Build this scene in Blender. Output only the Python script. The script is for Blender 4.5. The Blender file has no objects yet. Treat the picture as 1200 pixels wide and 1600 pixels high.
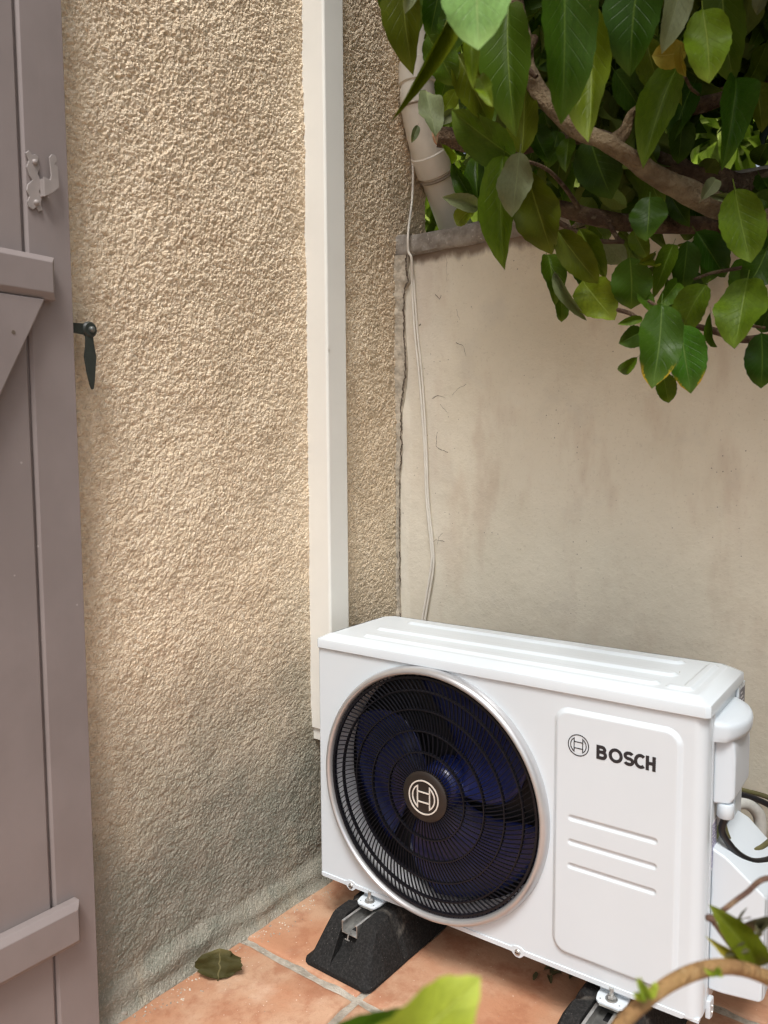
import bpy, bmesh, math, random
import numpy as np
from mathutils import Vector, Matrix, noise

SC = bpy.context.scene
# ---------------------------------------------------------------- camera
CAM = np.array([1.14127, -1.26667, 0.94502])
YAW, PIT, ROL, FPX = 0.64863, 0.08337, -0.0059, 1247.46
_F = np.array([-math.sin(YAW)*math.cos(PIT), math.cos(YAW)*math.cos(PIT), -math.sin(PIT)])
_R = np.array([math.cos(YAW), math.sin(YAW), 0.0]); _U = np.cross(_R, _F)
_R2 = _R*math.cos(ROL)+_U*math.sin(ROL); _U2 = -_R*math.sin(ROL)+_U*math.cos(ROL)
cd = bpy.data.cameras.new('camera'); cam = bpy.data.objects.new('camera', cd); SC.collection.objects.link(cam)
M = Matrix.Identity(4)
for i in range(3):
    M[i][0] = _R2[i]; M[i][1] = _U2[i]; M[i][2] = -_F[i]; M[i][3] = CAM[i]
cam.matrix_world = M
cd.sensor_fit = 'VERTICAL'; cd.sensor_height = 36; cd.sensor_width = 27; cd.lens = FPX/1600*36
cd.clip_start = 0.02; cd.clip_end = 500
cd.dof.use_dof = True; cd.dof.focus_distance = 1.85; cd.dof.aperture_fstop = 5.8
SC.camera = cam
SC.cycles.use_denoising = True; SC.cycles.filter_width = 1.3
SC.cycles.sample_clamp_indirect = 4; SC.cycles.max_bounces = 8; SC.cycles.transparent_max_bounces = 4
# ---------------------------------------------------------------- light
SUN_EL, SUN_AZ = math.radians(60), math.radians(148)      # azimuth clockwise from +Y
world = bpy.data.worlds.new('World'); SC.world = world; world.use_nodes = True
wn = world.node_tree; wn.nodes.clear()
wo = wn.nodes.new('ShaderNodeOutputWorld'); wb = wn.nodes.new('ShaderNodeBackground')
sk = wn.nodes.new('ShaderNodeTexSky'); sk.sky_type = 'NISHITA'; sk.sun_disc = False
sk.sun_elevation = SUN_EL; sk.sun_rotation = SUN_AZ; sk.air_density = 1.0; sk.dust_density = 5.0; sk.ozone_density = 0.6
hs = wn.nodes.new('ShaderNodeHueSaturation'); hs.inputs['Saturation'].default_value = 0.5
wn.links.new(sk.outputs[0], hs.inputs['Color']); wn.links.new(hs.outputs[0], wb.inputs[0]); wn.links.new(wb.outputs[0], wo.inputs[0])
wb.inputs[1].default_value = 0.12
sd = bpy.data.lights.new('sun', 'SUN'); sd.energy = 1.8; sd.angle = math.radians(16); sd.color = (1, .99, .97)
so = bpy.data.objects.new('sun', sd); SC.collection.objects.link(so)
sdir = Vector((math.sin(SUN_AZ)*math.cos(SUN_EL), math.cos(SUN_AZ)*math.cos(SUN_EL), math.sin(SUN_EL)))
so.rotation_euler = sdir.to_track_quat('Z', 'Y').to_euler()
so.location = sdir*10
vs = SC.view_settings
vs.view_transform = 'Standard'; vs.look = 'None'; vs.gamma = 1; vs.use_curve_mapping = False; vs.exposure = 0.52

rnd = random.Random(7)
R = math.radians

# ---------------------------------------------------------------- pixel -> world helpers
def ray(q):
    return _F + _R2*(q[0]-600)/FPX + _U2*(800-q[1])/FPX
def at(q, dist):
    return Vector(CAM + ray(q)*dist)
def hit(q, axis, val):
    d = ray(q); return Vector(CAM + d*(val-CAM[axis])/d[axis])
def proj(P):
    v = np.asarray(P)-CAM; z = v@_F
    return 600+FPX*(v@_R2)/z, 800-FPX*(v@_U2)/z, z

# ---------------------------------------------------------------- object helpers
def link(o, parent=None):
    SC.collection.objects.link(o)
    if parent is not None: o.parent = parent
    return o
def thing(name, label, cat, loc=(0, 0, 0), rz=0, group=None):
    o = bpy.data.objects.new(name, None); link(o); o.location = loc; o.rotation_euler = (0, 0, rz)
    o.empty_display_size = .05
    o['label'] = label; o['category'] = cat
    if group: o['group'] = group
    return o
def tag(o, label, cat, group=None):
    o['label'] = label; o['category'] = cat
    if group: o['group'] = group
    return o
def mobj(name, me, m, parent=None, smooth=None, bevel=0, seg=2, off=None):
    o = bpy.data.objects.new(name, me); link(o, parent)
    if m and not me.materials: me.materials.append(m)
    if smooth is not None:
        if smooth >= 180: me.shade_smooth()
        else:
            me.shade_smooth(); me.set_sharp_from_angle(angle=R(smooth))
    if bevel:
        b = o.modifiers.new('bevel', 'BEVEL'); b.width = bevel; b.segments = seg; b.limit_method = 'ANGLE'; b.angle_limit = R(30)
        b.harden_normals = True
        me.shade_smooth()
    return o
def mesh(vs_, fs, name='m'):
    me = bpy.data.meshes.new(name); me.from_pydata([tuple(v) for v in vs_], [], fs); me.update(); return me
def bmm(bm, name='m'):
    me = bpy.data.meshes.new(name); bm.to_mesh(me); bm.free(); return me
def box(x0, x1, y0, y1, z0, z1):
    v = [(x, y, z) for z in (z0, z1) for y in (y0, y1) for x in (x0, x1)]
    return mesh(v, [(0, 2, 3, 1), (4, 5, 7, 6), (0, 1, 5, 4), (2, 6, 7, 3), (0, 4, 6, 2), (1, 3, 7, 5)])
def prism(poly, axis, a, b):
    """poly: 2-D points in the two other axes (x,y,z order), extruded from a to b along axis"""
    def P(p, t):
        q = list(p); q.insert(axis, t); return tuple(q)
    n = len(poly); v = [P(p, a) for p in poly]+[P(p, b) for p in poly]
    f = [tuple(range(n)), tuple(range(2*n-1, n-1, -1))]+[(i, i+n, (i+1) % n+n, (i+1) % n) for i in range(n)]
    me = mesh(v, f); bm = bmesh.new(); bm.from_mesh(me); bmesh.ops.recalc_face_normals(bm, faces=bm.faces); bm.to_mesh(me); bm.free(); return me
def tube(pts, rad, n=10, cap=True, jit=0):
    pts = [Vector(p) for p in pts]
    if not hasattr(rad, '__len__'): rad = [rad]*len(pts)
    V, Fc = [], []; up = Vector((0, 0, 1)); prev = None
    for i, p in enumerate(pts):
        t = (pts[min(i+1, len(pts)-1)]-pts[max(i-1, 0)]).normalized()
        if prev is None:
            a = t.cross(up)
            if a.length < .1: a = t.cross(Vector((1, 0, 0)))
            a.normalize()
        else:
            a = prev-t*prev.dot(t); a.normalize()
        prev = a; b = t.cross(a)
        for k in range(n):
            w = 2*math.pi*k/n; r = rad[i]
            if jit: r *= 1+jit*noise.noise(Vector((math.cos(w)*1.3+p.x*25, math.sin(w)*1.3+p.y*25, p.z*25)))
            V.append(p+(a*math.cos(w)+b*math.sin(w))*r)
    for i in range(len(pts)-1):
        for k in range(n):
            Fc.append((i*n+k, i*n+(k+1) % n, (i+1)*n+(k+1) % n, (i+1)*n+k))
    if cap:
        Fc.append(tuple(range(n-1, -1, -1))); Fc.append(tuple(range((len(pts)-1)*n, len(pts)*n)))
    me = mesh(V, Fc); bm = bmesh.new(); bm.from_mesh(me); bmesh.ops.recalc_face_normals(bm, faces=bm.faces); bm.to_mesh(me); bm.free(); return me
def spline(pts, n=6):
    """Catmull-Rom through 3-D (or longer) points"""
    P = [np.array(p, float) for p in pts]; P = [2*P[0]-P[1]]+P+[2*P[-1]-P[-2]]; out = []
    for i in range(1, len(P)-2):
        for k in range(n):
            t = k/n
            out.append(.5*((2*P[i])+(-P[i-1]+P[i+1])*t+(2*P[i-1]-5*P[i]+4*P[i+1]-P[i+2])*t*t+(-P[i-1]+3*P[i]-3*P[i+1]+P[i+2])*t**3))
    out.append(P[-2]); return out
def lathe(prof, c, axis=1, n=96, closed=False):
    """prof: (r, h) ; revolve about axis through c"""
    V, Fc = [], []
    o = [i for i in range(3) if i != axis]
    for k in range(n):
        w = 2*math.pi*k/n
        for r, h in prof:
            v = [0, 0, 0]; v[axis] = c[axis]+h; v[o[0]] = c[o[0]]+r*math.cos(w); v[o[1]] = c[o[1]]+r*math.sin(w); V.append(v)
    m_ = len(prof)
    for k in range(n):
        k2 = (k+1) % n
        for i in range(m_-1+(1 if closed else 0)):
            j = (i+1) % m_
            Fc.append((k*m_+i, k*m_+j, k2*m_+j, k2*m_+i))
    me = mesh(V, Fc); bm = bmesh.new(); bm.from_mesh(me)
    bmesh.ops.remove_doubles(bm, verts=bm.verts, dist=1e-6); bmesh.ops.recalc_face_normals(bm, faces=bm.faces); bm.to_mesh(me); bm.free(); return me
def gridmesh(us, vs2, fn):
    """numpy grid sheet; fn(U,V)->x,y,z arrays"""
    U, V = np.meshgrid(us, vs2, indexing='ij'); X, Y, Z = fn(U, V)
    co = np.stack([X, Y, Z], -1).reshape(-1, 3).astype(np.float32); a, b = len(us), len(vs2)
    idx = np.arange(a*b).reshape(a, b)
    q = np.stack([idx[:-1, :-1], idx[1:, :-1], idx[1:, 1:], idx[:-1, 1:]], -1).reshape(-1, 4).astype(np.int32)
    me = bpy.data.meshes.new('g'); me.vertices.add(len(co)); me.vertices.foreach_set('co', co.ravel())
    me.loops.add(q.size); me.loops.foreach_set('vertex_index', q.ravel())
    me.polygons.add(len(q)); me.polygons.foreach_set('loop_start', np.arange(0, q.size, 4, dtype=np.int32))
    me.polygons.foreach_set('loop_total', np.full(len(q), 4, np.int32)); me.update(calc_edges=True); me.validate()
    return me
def sstep(a, b, x):
    t = np.clip((x-a)/(b-a), 0, 1); return t*t*(3-2*t)
_rs = np.random.RandomState(5)
def vnoise(x, y, s, seed=0):
    """cheap smooth value noise on numpy arrays"""
    rs = np.random.RandomState(seed); T = rs.rand(256, 256); x = x*s+17.3; y = y*s+9.1
    xi = np.floor(x).astype(int); yi = np.floor(y).astype(int); fx = x-xi; fy = y-yi; fx = fx*fx*(3-2*fx); fy = fy*fy*(3-2*fy)
    g = lambda a, b: T[a % 256, b % 256]
    return (g(xi, yi)*(1-fx)+g(xi+1, yi)*fx)*(1-fy)+(g(xi, yi+1)*(1-fx)+g(xi+1, yi+1)*fx)*fy-.5

# ---------------------------------------------------------------- materials
class NT:
    def __init__(s, name, rough=.6, color=(.5, .5, .5), metal=0, spec=.5, **kw):
        s.m = bpy.data.materials.new(name); s.m.use_nodes = True; s.t = s.m.node_tree; s.n = s.t.nodes; s.l = s.t.links
        s.b = s.n['Principled BSDF']; s.out = s.n['Material Output']
        s.b.inputs['Roughness'].default_value = rough; s.b.inputs['Base Color'].default_value = (*color, 1)
        s.b.inputs['Metallic'].default_value = metal; s.b.inputs['Specular IOR Level'].default_value = spec
        for k, v in kw.items(): s.b.inputs[k].default_value = v
        s._tc = None
    def node(s, t, **kw):
        n = s.n.new(t)
        for k, v in kw.items():
            if hasattr(n, k): setattr(n, k, v)
            else: n.inputs[k].default_value = v
        return n
    def tc(s, k='Object'):
        if not s._tc: s._tc = s.node('ShaderNodeTexCoord')
        return s._tc.outputs[k]
    def set(s, inp, val):
        if isinstance(val, bpy.types.NodeSocket): s.l.new(val, inp)
        elif hasattr(val, '__len__') and len(val) == 3 and inp.type == 'RGBA': inp.default_value = (*val, 1)
        else: inp.default_value = val
    def scale(s, v, vec=None):
        n = s.node('ShaderNodeMapping'); s.set(n.inputs['Vector'], vec or s.tc()); n.inputs['Scale'].default_value = v; return n.outputs[0]
    def noise(s, sc, det=3, rough=.55, vec=None, dist=0):
        n = s.node('ShaderNodeTexNoise'); n.inputs['Scale'].default_value = sc; n.inputs['Detail'].default_value = det
        n.inputs['Roughness'].default_value = rough; n.inputs['Distortion'].default_value = dist; s.set(n.inputs['Vector'], vec or s.tc()); return n.outputs['Fac']
    def vor(s, sc, feat='F1', vec=None, out='Distance', rnd_=1.0):
        n = s.node('ShaderNodeTexVoronoi'); n.feature = feat; n.inputs['Scale'].default_value = sc
        n.inputs['Randomness'].default_value = rnd_
        s.set(n.inputs['Vector'], vec or s.tc()); return n.outputs[out]
    def math(s, op, a, b=0.0, c=None, clamp=False):
        n = s.node('ShaderNodeMath'); n.operation = op; n.use_clamp = clamp; s.set(n.inputs[0], a); s.set(n.inputs[1], b)
        if c is not None: s.set(n.inputs[2], c)
        return n.outputs[0]
    def ramp(s, f, a, b):
        n = s.node('ShaderNodeMapRange'); n.interpolation_type = 'SMOOTHSTEP'; s.set(n.inputs[0], f); n.inputs[1].default_value = a; n.inputs[2].default_value = b; return n.outputs[0]
    def mix(s, f, a, b, mode='MIX'):
        n = s.node('ShaderNodeMix'); n.data_type = 'RGBA'; n.blend_type = mode; s.set(n.inputs[0], f); s.set(n.inputs[6], a); s.set(n.inputs[7], b); return n.outputs[2]
    def sep(s, vec=None):
        n = s.node('ShaderNodeSeparateXYZ'); s.set(n.inputs[0], vec or s.tc()); return n.outputs
    def color(s, v): s.set(s.b.inputs['Base Color'], v)
    def bump(s, h, dist=.002, strength=1.0):
        n = s.node('ShaderNodeBump'); n.inputs['Distance'].default_value = dist; n.inputs['Strength'].default_value = strength
        s.set(n.inputs['Height'], h); s.l.new(n.outputs[0], s.b.inputs['Normal']); return n

def mat_stucco():
    m = NT('roughcast', .95, spec=.2); X, Y, Z = m.sep()
    wv = m.node('ShaderNodeTexNoise'); wv.inputs['Scale'].default_value = 160; wv.inputs['Detail'].default_value = 1; m.set(wv.inputs['Vector'], m.tc())
    va = m.node('ShaderNodeVectorMath'); va.operation = 'MULTIPLY_ADD'; m.l.new(wv.outputs['Color'], va.inputs[0]); va.inputs[1].default_value = (.0035,)*3; m.l.new(m.tc(), va.inputs[2])
    d1 = m.vor(165, 'F1', va.outputs[0]); d2 = m.vor(290, 'F1', va.outputs[0])
    g2 = m.noise(48, 5, .72); g3 = m.noise(22, 2)
    dome = m.math('SUBTRACT', 1.0, m.math('MULTIPLY', m.math('MULTIPLY', d1, d1), 1.5))
    dome2 = m.math('SUBTRACT', 1.0, m.math('MULTIPLY', m.math('MULTIPLY', d2, d2), 1.5))
    h = m.math('ADD', m.math('MULTIPLY', dome, .42), m.math('ADD', m.math('MULTIPLY', dome2, .09), m.math('MULTIPLY', m.math('SUBTRACT', g2, .5), 1.75)))
    # the coat is coarser higher up and worn smooth at the foot
    base = m.ramp(m.math('ADD', Z, m.math('MULTIPLY', g3, .06)), -.085, .02)
    amp = m.math('MULTIPLY', m.math('ADD', m.math('MULTIPLY', m.ramp(Z, .3, 1.7), .45), .62), m.math('ADD', m.math('MULTIPLY', base, .5), .5))
    hh = m.math('MULTIPLY', h, amp)
    n1 = m.noise(5, 5, .6); n2 = m.noise(60, 3, .6); n3 = m.noise(420, 2)
    col = m.mix(m.ramp(n1, .35, .7), (.85, .705, .515), (.77, .62, .44))
    col = m.mix(m.math('MULTIPLY', m.ramp(n2, .4, .75), .38), col, (.52, .385, .25))
    col = m.mix(m.math('MULTIPLY', m.ramp(n3, .5, .75), .3), col, (.85, .74, .58))
    cell = m.node('ShaderNodeSeparateColor'); m.l.new(m.vor(165, 'F1', va.outputs[0], 'Color'), cell.inputs[0])
    col = m.mix(m.math('MULTIPLY', m.ramp(cell.outputs[0], .55, 1.0), .40), col, (.90, .80, .66)); col = m.mix(m.math('MULTIPLY', m.ramp(cell.outputs[1], .6, 1.0), .38), col, (.46, .33, .22))
    # splash-back dirt and algae along the foot, edge drifts with noise
    f = m.math('ADD', Z, m.math('MULTIPLY', m.math('SUBTRACT', m.noise(3.2, 5, .6), .5), .5))
    f2 = m.math('ADD', f, m.math('MULTIPLY', Y, -.18))
    dirt = m.math('SUBTRACT', 1.0, m.ramp(f2, .06, .72))
    gcol = m.mix(m.ramp(m.noise(16, 4), .4, .62), (.245, .24, .20), (.195, .205, .17))
    gcol = m.mix(m.math('MULTIPLY', m.ramp(m.noise(230, 2), .5, .72), .6), gcol, (.42, .40, .34))
    col = m.mix(m.math('MULTIPLY', dirt, .94), col, gcol)
    foot = m.math('SUBTRACT', 1.0, m.ramp(m.math('ADD', Z, m.math('MULTIPLY', m.noise(25, 3), .03)), -.125, -.088))
    col = m.mix(m.math('MULTIPLY', foot, .75), col, m.mix(m.ramp(m.noise(40, 4), .45, .6), (.33, .30, .245), (.52, .49, .42)))
    # green-brown streaks of weathering further up
    st = m.ramp(m.noise(4, 4, .6, m.scale((1, 2.2, .45))), .50, .70)
    col = m.mix(m.math('MULTIPLY', st, .35), col, (.56, .46, .325))
    m.color(col)
    d = m.node('ShaderNodeDisplacement'); d.inputs['Midlevel'].default_value = .4; d.inputs['Scale'].default_value = .0074
    m.l.new(hh, d.inputs['Height']); m.l.new(d.outputs[0], m.out.inputs['Displacement']); m.m.displacement_method = 'DISPLACEMENT'
    m.bump(m.math('ADD', m.math('MULTIPLY', dome2, .9), m.math('MULTIPLY', m.noise(420, 3, .65), 1.1)), .0017, .9)
    return m.m
def mat_plaster():
    m = NT('smooth_render', .9, spec=.25); X, Y, Z = m.sep()
    n1 = m.noise(3.2, 5, .6); n2 = m.noise(9, 4, .6, m.scale((1, 1, .35))); n3 = m.noise(160, 4, .65)
    col = m.mix(m.ramp(n1, .38, .65), (.85, .79, .655), (.77, .71, .575))
    col = m.mix(m.math('MULTIPLY', m.ramp(n2, .52, .72), .45), col, (.60, .47, .36))
    col = m.mix(m.math('MULTIPLY', m.ramp(m.noise(6, 4), .55, .7), .35), col, (.64, .60, .52))
    # paler margin against the house, greyer damp foot
    mar = m.math('SUBTRACT', 1.0, m.ramp(m.math('ADD', X, m.math('MULTIPLY', m.noise(5, 4), .12)), .0, .12))
    col = m.mix(m.math('MULTIPLY', mar, .5), col, (.66, .61, .53))
    lo = m.math('SUBTRACT', 1.0, m.ramp(m.math('ADD', Z, m.math('MULTIPLY', m.noise(3, 4), .5)), .55, 1.15))
    col = m.mix(m.math('MULTIPLY', lo, .55), col, (.60, .58, .485))
    # grime below the coping
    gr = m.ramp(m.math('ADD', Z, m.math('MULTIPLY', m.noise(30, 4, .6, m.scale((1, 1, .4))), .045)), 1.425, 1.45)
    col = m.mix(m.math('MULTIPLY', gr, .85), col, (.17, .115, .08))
    sp = m.math('MULTIPLY', m.math('LESS_THAN', m.vor(55), .085), m.ramp(m.noise(7, 2), .5, .62))
    col = m.mix(m.math('MULTIPLY', sp, .6), col, (.2, .16, .12))
    m.color(m.mix(m.math('MULTIPLY', m.ramp(n3, .56, .74), .22), col, (.36, .30, .22)))
    hgt = m.math('ADD', m.math('MULTIPLY', n3, .5), m.math('ADD', m.math('MULTIPLY', m.noise(45, 4), .9), m.math('MULTIPLY', m.noise(11, 3), 1.6)))
    m.bump(hgt, .0024, .7); return m.m
def mat_coping():
    m = NT('coping_mortar', .9, spec=.2); n = m.noise(24, 5, .65)
    col = m.mix(m.ramp(n, .35, .65), (.36, .33, .29), (.225, .195, .165)); col = m.mix(m.ramp(m.noise(90, 3), .6, .7), col, (.45, .41, .36))
    m.color(col); m.bump(m.math('ADD', n, m.math('MULTIPLY', m.noise(120, 3), .4)), .006, .8); return m.m
def mat_tile():
    m = NT('terracotta', .62, spec=.35); oi = m.node('ShaderNodeObjectInfo'); r = oi.outputs['Random']
    off = m.node('ShaderNodeVectorMath'); off.operation = 'MULTIPLY_ADD'; m.l.new(r, off.inputs[0]); off.inputs[1].default_value = (7, 5, 3); m.l.new(m.tc('Object'), off.inputs[2])
    v = off.outputs[0]
    a = m.noise(5, 5, .6, v); b = m.noise(14, 5, .65, v); c = m.noise(260, 3, .6, v)
    col = m.mix(m.ramp(a, .36, .62), (.45, .225, .130), (.51, .315, .205))
    col = m.mix(m.math('MULTIPLY', m.ramp(b, .46, .66), .75), col, (.36, .155, .085))
    col = m.mix(m.math('MULTIPLY', m.ramp(m.noise(8, 4, .6, v), .56, .78), .34), col, (.68, .55, .43))
    col = m.mix(m.math('MULTIPLY', m.math('SUBTRACT', r, .3), .25, clamp=True), col, (.60, .41, .27))
    sp = m.math('LESS_THAN', m.vor(70, vec=v), .10); col = m.mix(m.math('MULTIPLY', m.math('MULTIPLY', sp, m.ramp(m.noise(12, 2, .5, v), .5, .6)), .7), col, (.72, .62, .52))
    col = m.mix(m.math('MULTIPLY', m.ramp(c, .56, .7), .22), col, (.33, .15, .09))
    m.color(col); m.set(m.b.inputs['Roughness'], m.math('ADD', m.math('MULTIPLY', b, .35), .42))
    m.bump(m.math('ADD', m.math('MULTIPLY', c, .3), m.math('ADD', m.noise(35, 4, .6, v), m.math('MULTIPLY', b, 2))), .0022, .7); return m.m
def mat_grout():
    m = NT('grout', .95, spec=.15); n = m.noise(40, 4, .6)
    col = m.mix(m.ramp(n, .35, .65), (.43, .39, .33), (.28, .25, .205)); col = m.mix(m.math('MULTIPLY', m.ramp(m.noise(12, 3), .5, .7), .7), col, (.56, .52, .45))
    m.color(col); m.bump(m.math('ADD', n, m.math('MULTIPLY', m.noise(300, 3), .5)), .005, .8); return m.m
def mat_wood_paint():
    m = NT('taupe_paint', .48, spec=.4); v = m.scale((60, 60, 2.5)); n = m.noise(1, 4, .6, v)
    col = m.mix(m.ramp(m.noise(5, 4), .35, .65), (.25, .213, .205), (.222, .188, .18))
    col = m.mix(m.math('MULTIPLY', m.math('LESS_THAN', m.vor(18), .035), .7), col, (.4, .37, .34))
    m.color(col); m.bump(m.math('ADD', m.math('MULTIPLY', n, .6), m.math('MULTIPLY', m.noise(70, 3), .35)), .0007, .7)
    m.set(m.b.inputs['Roughness'], m.math('ADD', m.math('MULTIPLY', m.noise(9, 3), .25), .36)); return m.m
def mat_plain(name, col, rough, metal=0, spec=.5, var=.12, sc=20, bump=0, bsc=200, **kw):
    m = NT(name, rough, metal=metal, spec=spec, **kw); n = m.noise(sc, 4, .6)
    c2 = tuple(max(0, c*(1-var)) for c in col); m.color(m.mix(m.ramp(n, .35, .65), col, c2))
    m.set(m.b.inputs['Roughness'], m.math('ADD', m.math('MULTIPLY', m.noise(sc*2.3, 3), .12), max(.02, rough-.06)))
    if bump: m.bump(m.noise(bsc, 3), bump, .7)
    return m.m
def mat_leaf(name, top, under, rib, rough=.34, spots=0):
    m = NT(name, rough+.08, spec=.13); uv = m.node('ShaderNodeUVMap'); sp = m.node('ShaderNodeSeparateXYZ'); m.l.new(uv.outputs[0], sp.inputs[0])
    u = m.math('ABSOLUTE', m.math('SUBTRACT', sp.outputs[0], .5)); v = sp.outputs[1]
    oi = m.node('ShaderNodeObjectInfo'); r = oi.outputs['Random']
    lr = m.math('GREATER_THAN', sp.outputs[0], .5)
    ph = m.math('ADD', m.math('MULTIPLY', m.math('SUBTRACT', v, m.math('MULTIPLY', u, .62)), 9.0), m.math('MULTIPLY', lr, .5))
    fr = m.math('ABSOLUTE', m.math('SUBTRACT', m.math('FRACT', ph), .5))
    lat = m.math('SUBTRACT', 1.0, m.ramp(fr, .0, .07))
    lat = m.math('MULTIPLY', lat, m.math('SUBTRACT', 1.0, m.ramp(u, .30, .46)))
    mid = m.math('SUBTRACT', 1.0, m.ramp(m.math('ADD', u, m.math('MULTIPLY', v, .008)), .010, .030))
    n = m.noise(40, 4, .6); big = m.noise(14, 3, .6)
    hsv = m.node('ShaderNodeHueSaturation'); m.set(hsv.inputs['Color'], top)
    m.set(hsv.inputs['Value'], m.math('ADD', m.math('MULTIPLY', r, .55), .72)); m.set(hsv.inputs['Hue'], m.math('ADD', m.math('MULTIPLY', m.math('FRACT', m.math('MULTIPLY', r, 7.3)), .03), .482))
    t = m.mix(m.math('MULTIPLY', m.ramp(big, .35, .7), .4), hsv.outputs[0], tuple(c*.62 for c in top))
    t = m.mix(m.math('MULTIPLY', m.ramp(v, .72, 1.0), .35), t, tuple(c*1.6 for c in rib))
    t = m.mix(m.math('MULTIPLY', m.math('MULTIPLY', m.ramp(m.noise(90, 3), .66, .70), m.math('GREATER_THAN', r, .55)), .8), t, (.16, .105, .04))
    t = m.mix(m.math('MULTIPLY', lat, .10), t, rib); t = m.mix(m.math('MULTIPLY', mid, .6), t, rib)
    if spots:
        t = m.mix(m.math('LESS_THAN', m.math('ADD', m.vor(170), m.math('MULTIPLY', n, .25)), .20), t, (.45, .45, .35))
        edge = m.math('MULTIPLY', m.ramp(m.math('ADD', u, m.math('MULTIPLY', m.noise(30, 3), .35)), .56, .64), m.ramp(v, .72, .9))
        t = m.mix(edge, t, (.5, .33, .03))
    un = m.mix(m.math('MULTIPLY', m.math('MAXIMUM', lat, mid), .5), under, tuple(min(1, c*1.35) for c in under))
    geo = m.node('ShaderNodeNewGeometry'); col = m.mix(geo.outputs['Backfacing'], t, un); m.color(col)
    m.set(m.b.inputs['Roughness'], m.math('ADD', m.math('MULTIPLY', geo.outputs['Backfacing'], .25), m.math('ADD', rough-.08, m.math('MULTIPLY', n, .2))))
    hgt = m.math('ADD', m.math('MULTIPLY', m.math('ADD', lat, mid), -.5), m.math('MULTIPLY', n, .5)); m.bump(hgt, .0009, .8)
    tr = m.node('ShaderNodeBsdfTranslucent'); m.l.new(m.mix(.0, m.mix(1.0, col, (1.0, 1.25, .35), 'MULTIPLY'), col), tr.inputs[0])
    mx = m.node('ShaderNodeMixShader'); mx.inputs[0].default_value = .24
    m.l.new(m.b.outputs[0], mx.inputs[1]); m.l.new(tr.outputs[0], mx.inputs[2]); m.l.new(mx.outputs[0], m.out.inputs[0]); return m.m
def mat_bark(name, a, b, c):
    m = NT(name, .85, spec=.2); n = m.noise(26, 5, .65); n2 = m.noise(130, 4, .6)
    col = m.mix(m.ramp(n, .35, .62), a, b); col = m.mix(m.math('MULTIPLY', m.ramp(m.noise(60, 4), .58, .7), .7), col, c)
    m.color(col); m.bump(m.math('ADD', n, m.math('MULTIPLY', n2, .8)), .011, 1.0); return m.m

MS = {}
MS['stucco'] = mat_stucco(); MS['plaster'] = mat_plaster(); MS['coping'] = mat_coping(); MS['tile'] = mat_tile(); MS['grout'] = mat_grout()
MS['taupe'] = mat_wood_paint()
MS['taupe_metal'] = mat_plain('taupe_painted_metal', (.31, .275, .26), .4, spec=.5)
MS['white'] = mat_plain('white_enamel', (.625, .685, .73), .24, spec=.5, var=.015, sc=6)
MS['whitep'] = mat_plain('white_plastic', (.60, .66, .71), .38, spec=.5, var=.02, sc=6)
MS['cream'] = mat_plain('cream_pvc', (.75, .745, .70), .42, var=.05, sc=5)
MS['pipe'] = mat_plain('sand_pvc', (.84, .79, .69), .42, var=.10, sc=9)
MS['silver'] = mat_plain('silver_trim', (.56, .565, .575), .30, metal=.65, var=.05)
MS['emb'] = mat_plain('pale_emblem_metal', (.72, .68, .62), .35, metal=.2, var=.02)
MS['zinc'] = mat_plain('zinc_plated_steel', (.60, .60, .58), .33, metal=.85, var=.25, sc=60)
MS['black'] = mat_plain('black_plastic', (.008, .008, .011), .4, spec=.25, var=.2)
MS['hub'] = mat_plain('black_brown_plastic', (.022, .016, .013), .45, var=.2)
MS['navy'] = mat_plain('navy_fan_plastic', (.013, .020, .098), .18, var=.15)
MS['dark'] = mat_plain('dark_interior', (.012, .012, .014), .6, var=.2)
MS['shroud'] = mat_plain('grey_shroud', (.74, .75, .77), .4, var=.1)
MS['fin'] = mat_plain('aluminium_fins', (.03, .032, .036), .5, metal=.4, var=.3)
def mat_rubber():
    m = NT('recycled_rubber', .8, spec=.25); n = m.noise(220, 4, .65)
    col = m.mix(m.ramp(n, .4, .7), (.010, .010, .010), (.028, .027, .026))
    dust = m.ramp(m.noise(7, 5, .65, dist=.8), .60, .72); col = m.mix(m.math('MULTIPLY', dust, .35), col, (.22, .20, .17))
    sp = m.math('LESS_THAN', m.vor(130), .07); col = m.mix(m.math('MULTIPLY', sp, .6), col, (.3, .28, .25))
    m.color(col); m.bump(n, .0015, .9); return m.m
MS['rubber'] = mat_rubber()
MS['iron'] = mat_plain('dark_green_iron', (.035, .042, .036), .45, spec=.5, var=.25, sc=60)
MS['ink'] = mat_plain('dark_print', (.018, .018, .022), .5, var=.05)
MS['violet'] = mat_plain('violet_print', (.12, .11, .32), .5, var=.05)
MS['paper'] = mat_plain('label_paper', (.72, .72, .76), .5, var=.02)
MS['greylabel'] = mat_plain('grey_label', (.16, .16, .18), .45, var=.1)
MS['cable'] = mat_plain('offwhite_cable', (.78, .74, .66), .45, var=.08)
MS['crack'] = mat_plain('crack_shade', (.13, .10, .075), .95, var=.3, sc=200)
MS['blackcable'] = mat_plain('black_cable_rubber', (.012, .012, .014), .4, var=.2)
MS['hose'] = mat_plain('white_foam_hose', (.62, .62, .58), .6, var=.15, sc=40, bump=.001)
MS['tape'] = mat_plain('olive_sheath', (.13, .12, .05), .5, var=.2)
MS['lip'] = mat_plain('mortar_smear', (.56, .49, .39), .95, var=.35, sc=60, bump=.004, bsc=90)
MS['deadleaf'] = mat_plain('dry_leaf', (.14, .13, .05), .6, var=.5, sc=60, bump=.002, bsc=150)
MS['crumb'] = mat_plain('mortar_crumb', (.55, .46, .35), .9, var=.3, sc=120, bump=.002)
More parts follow.
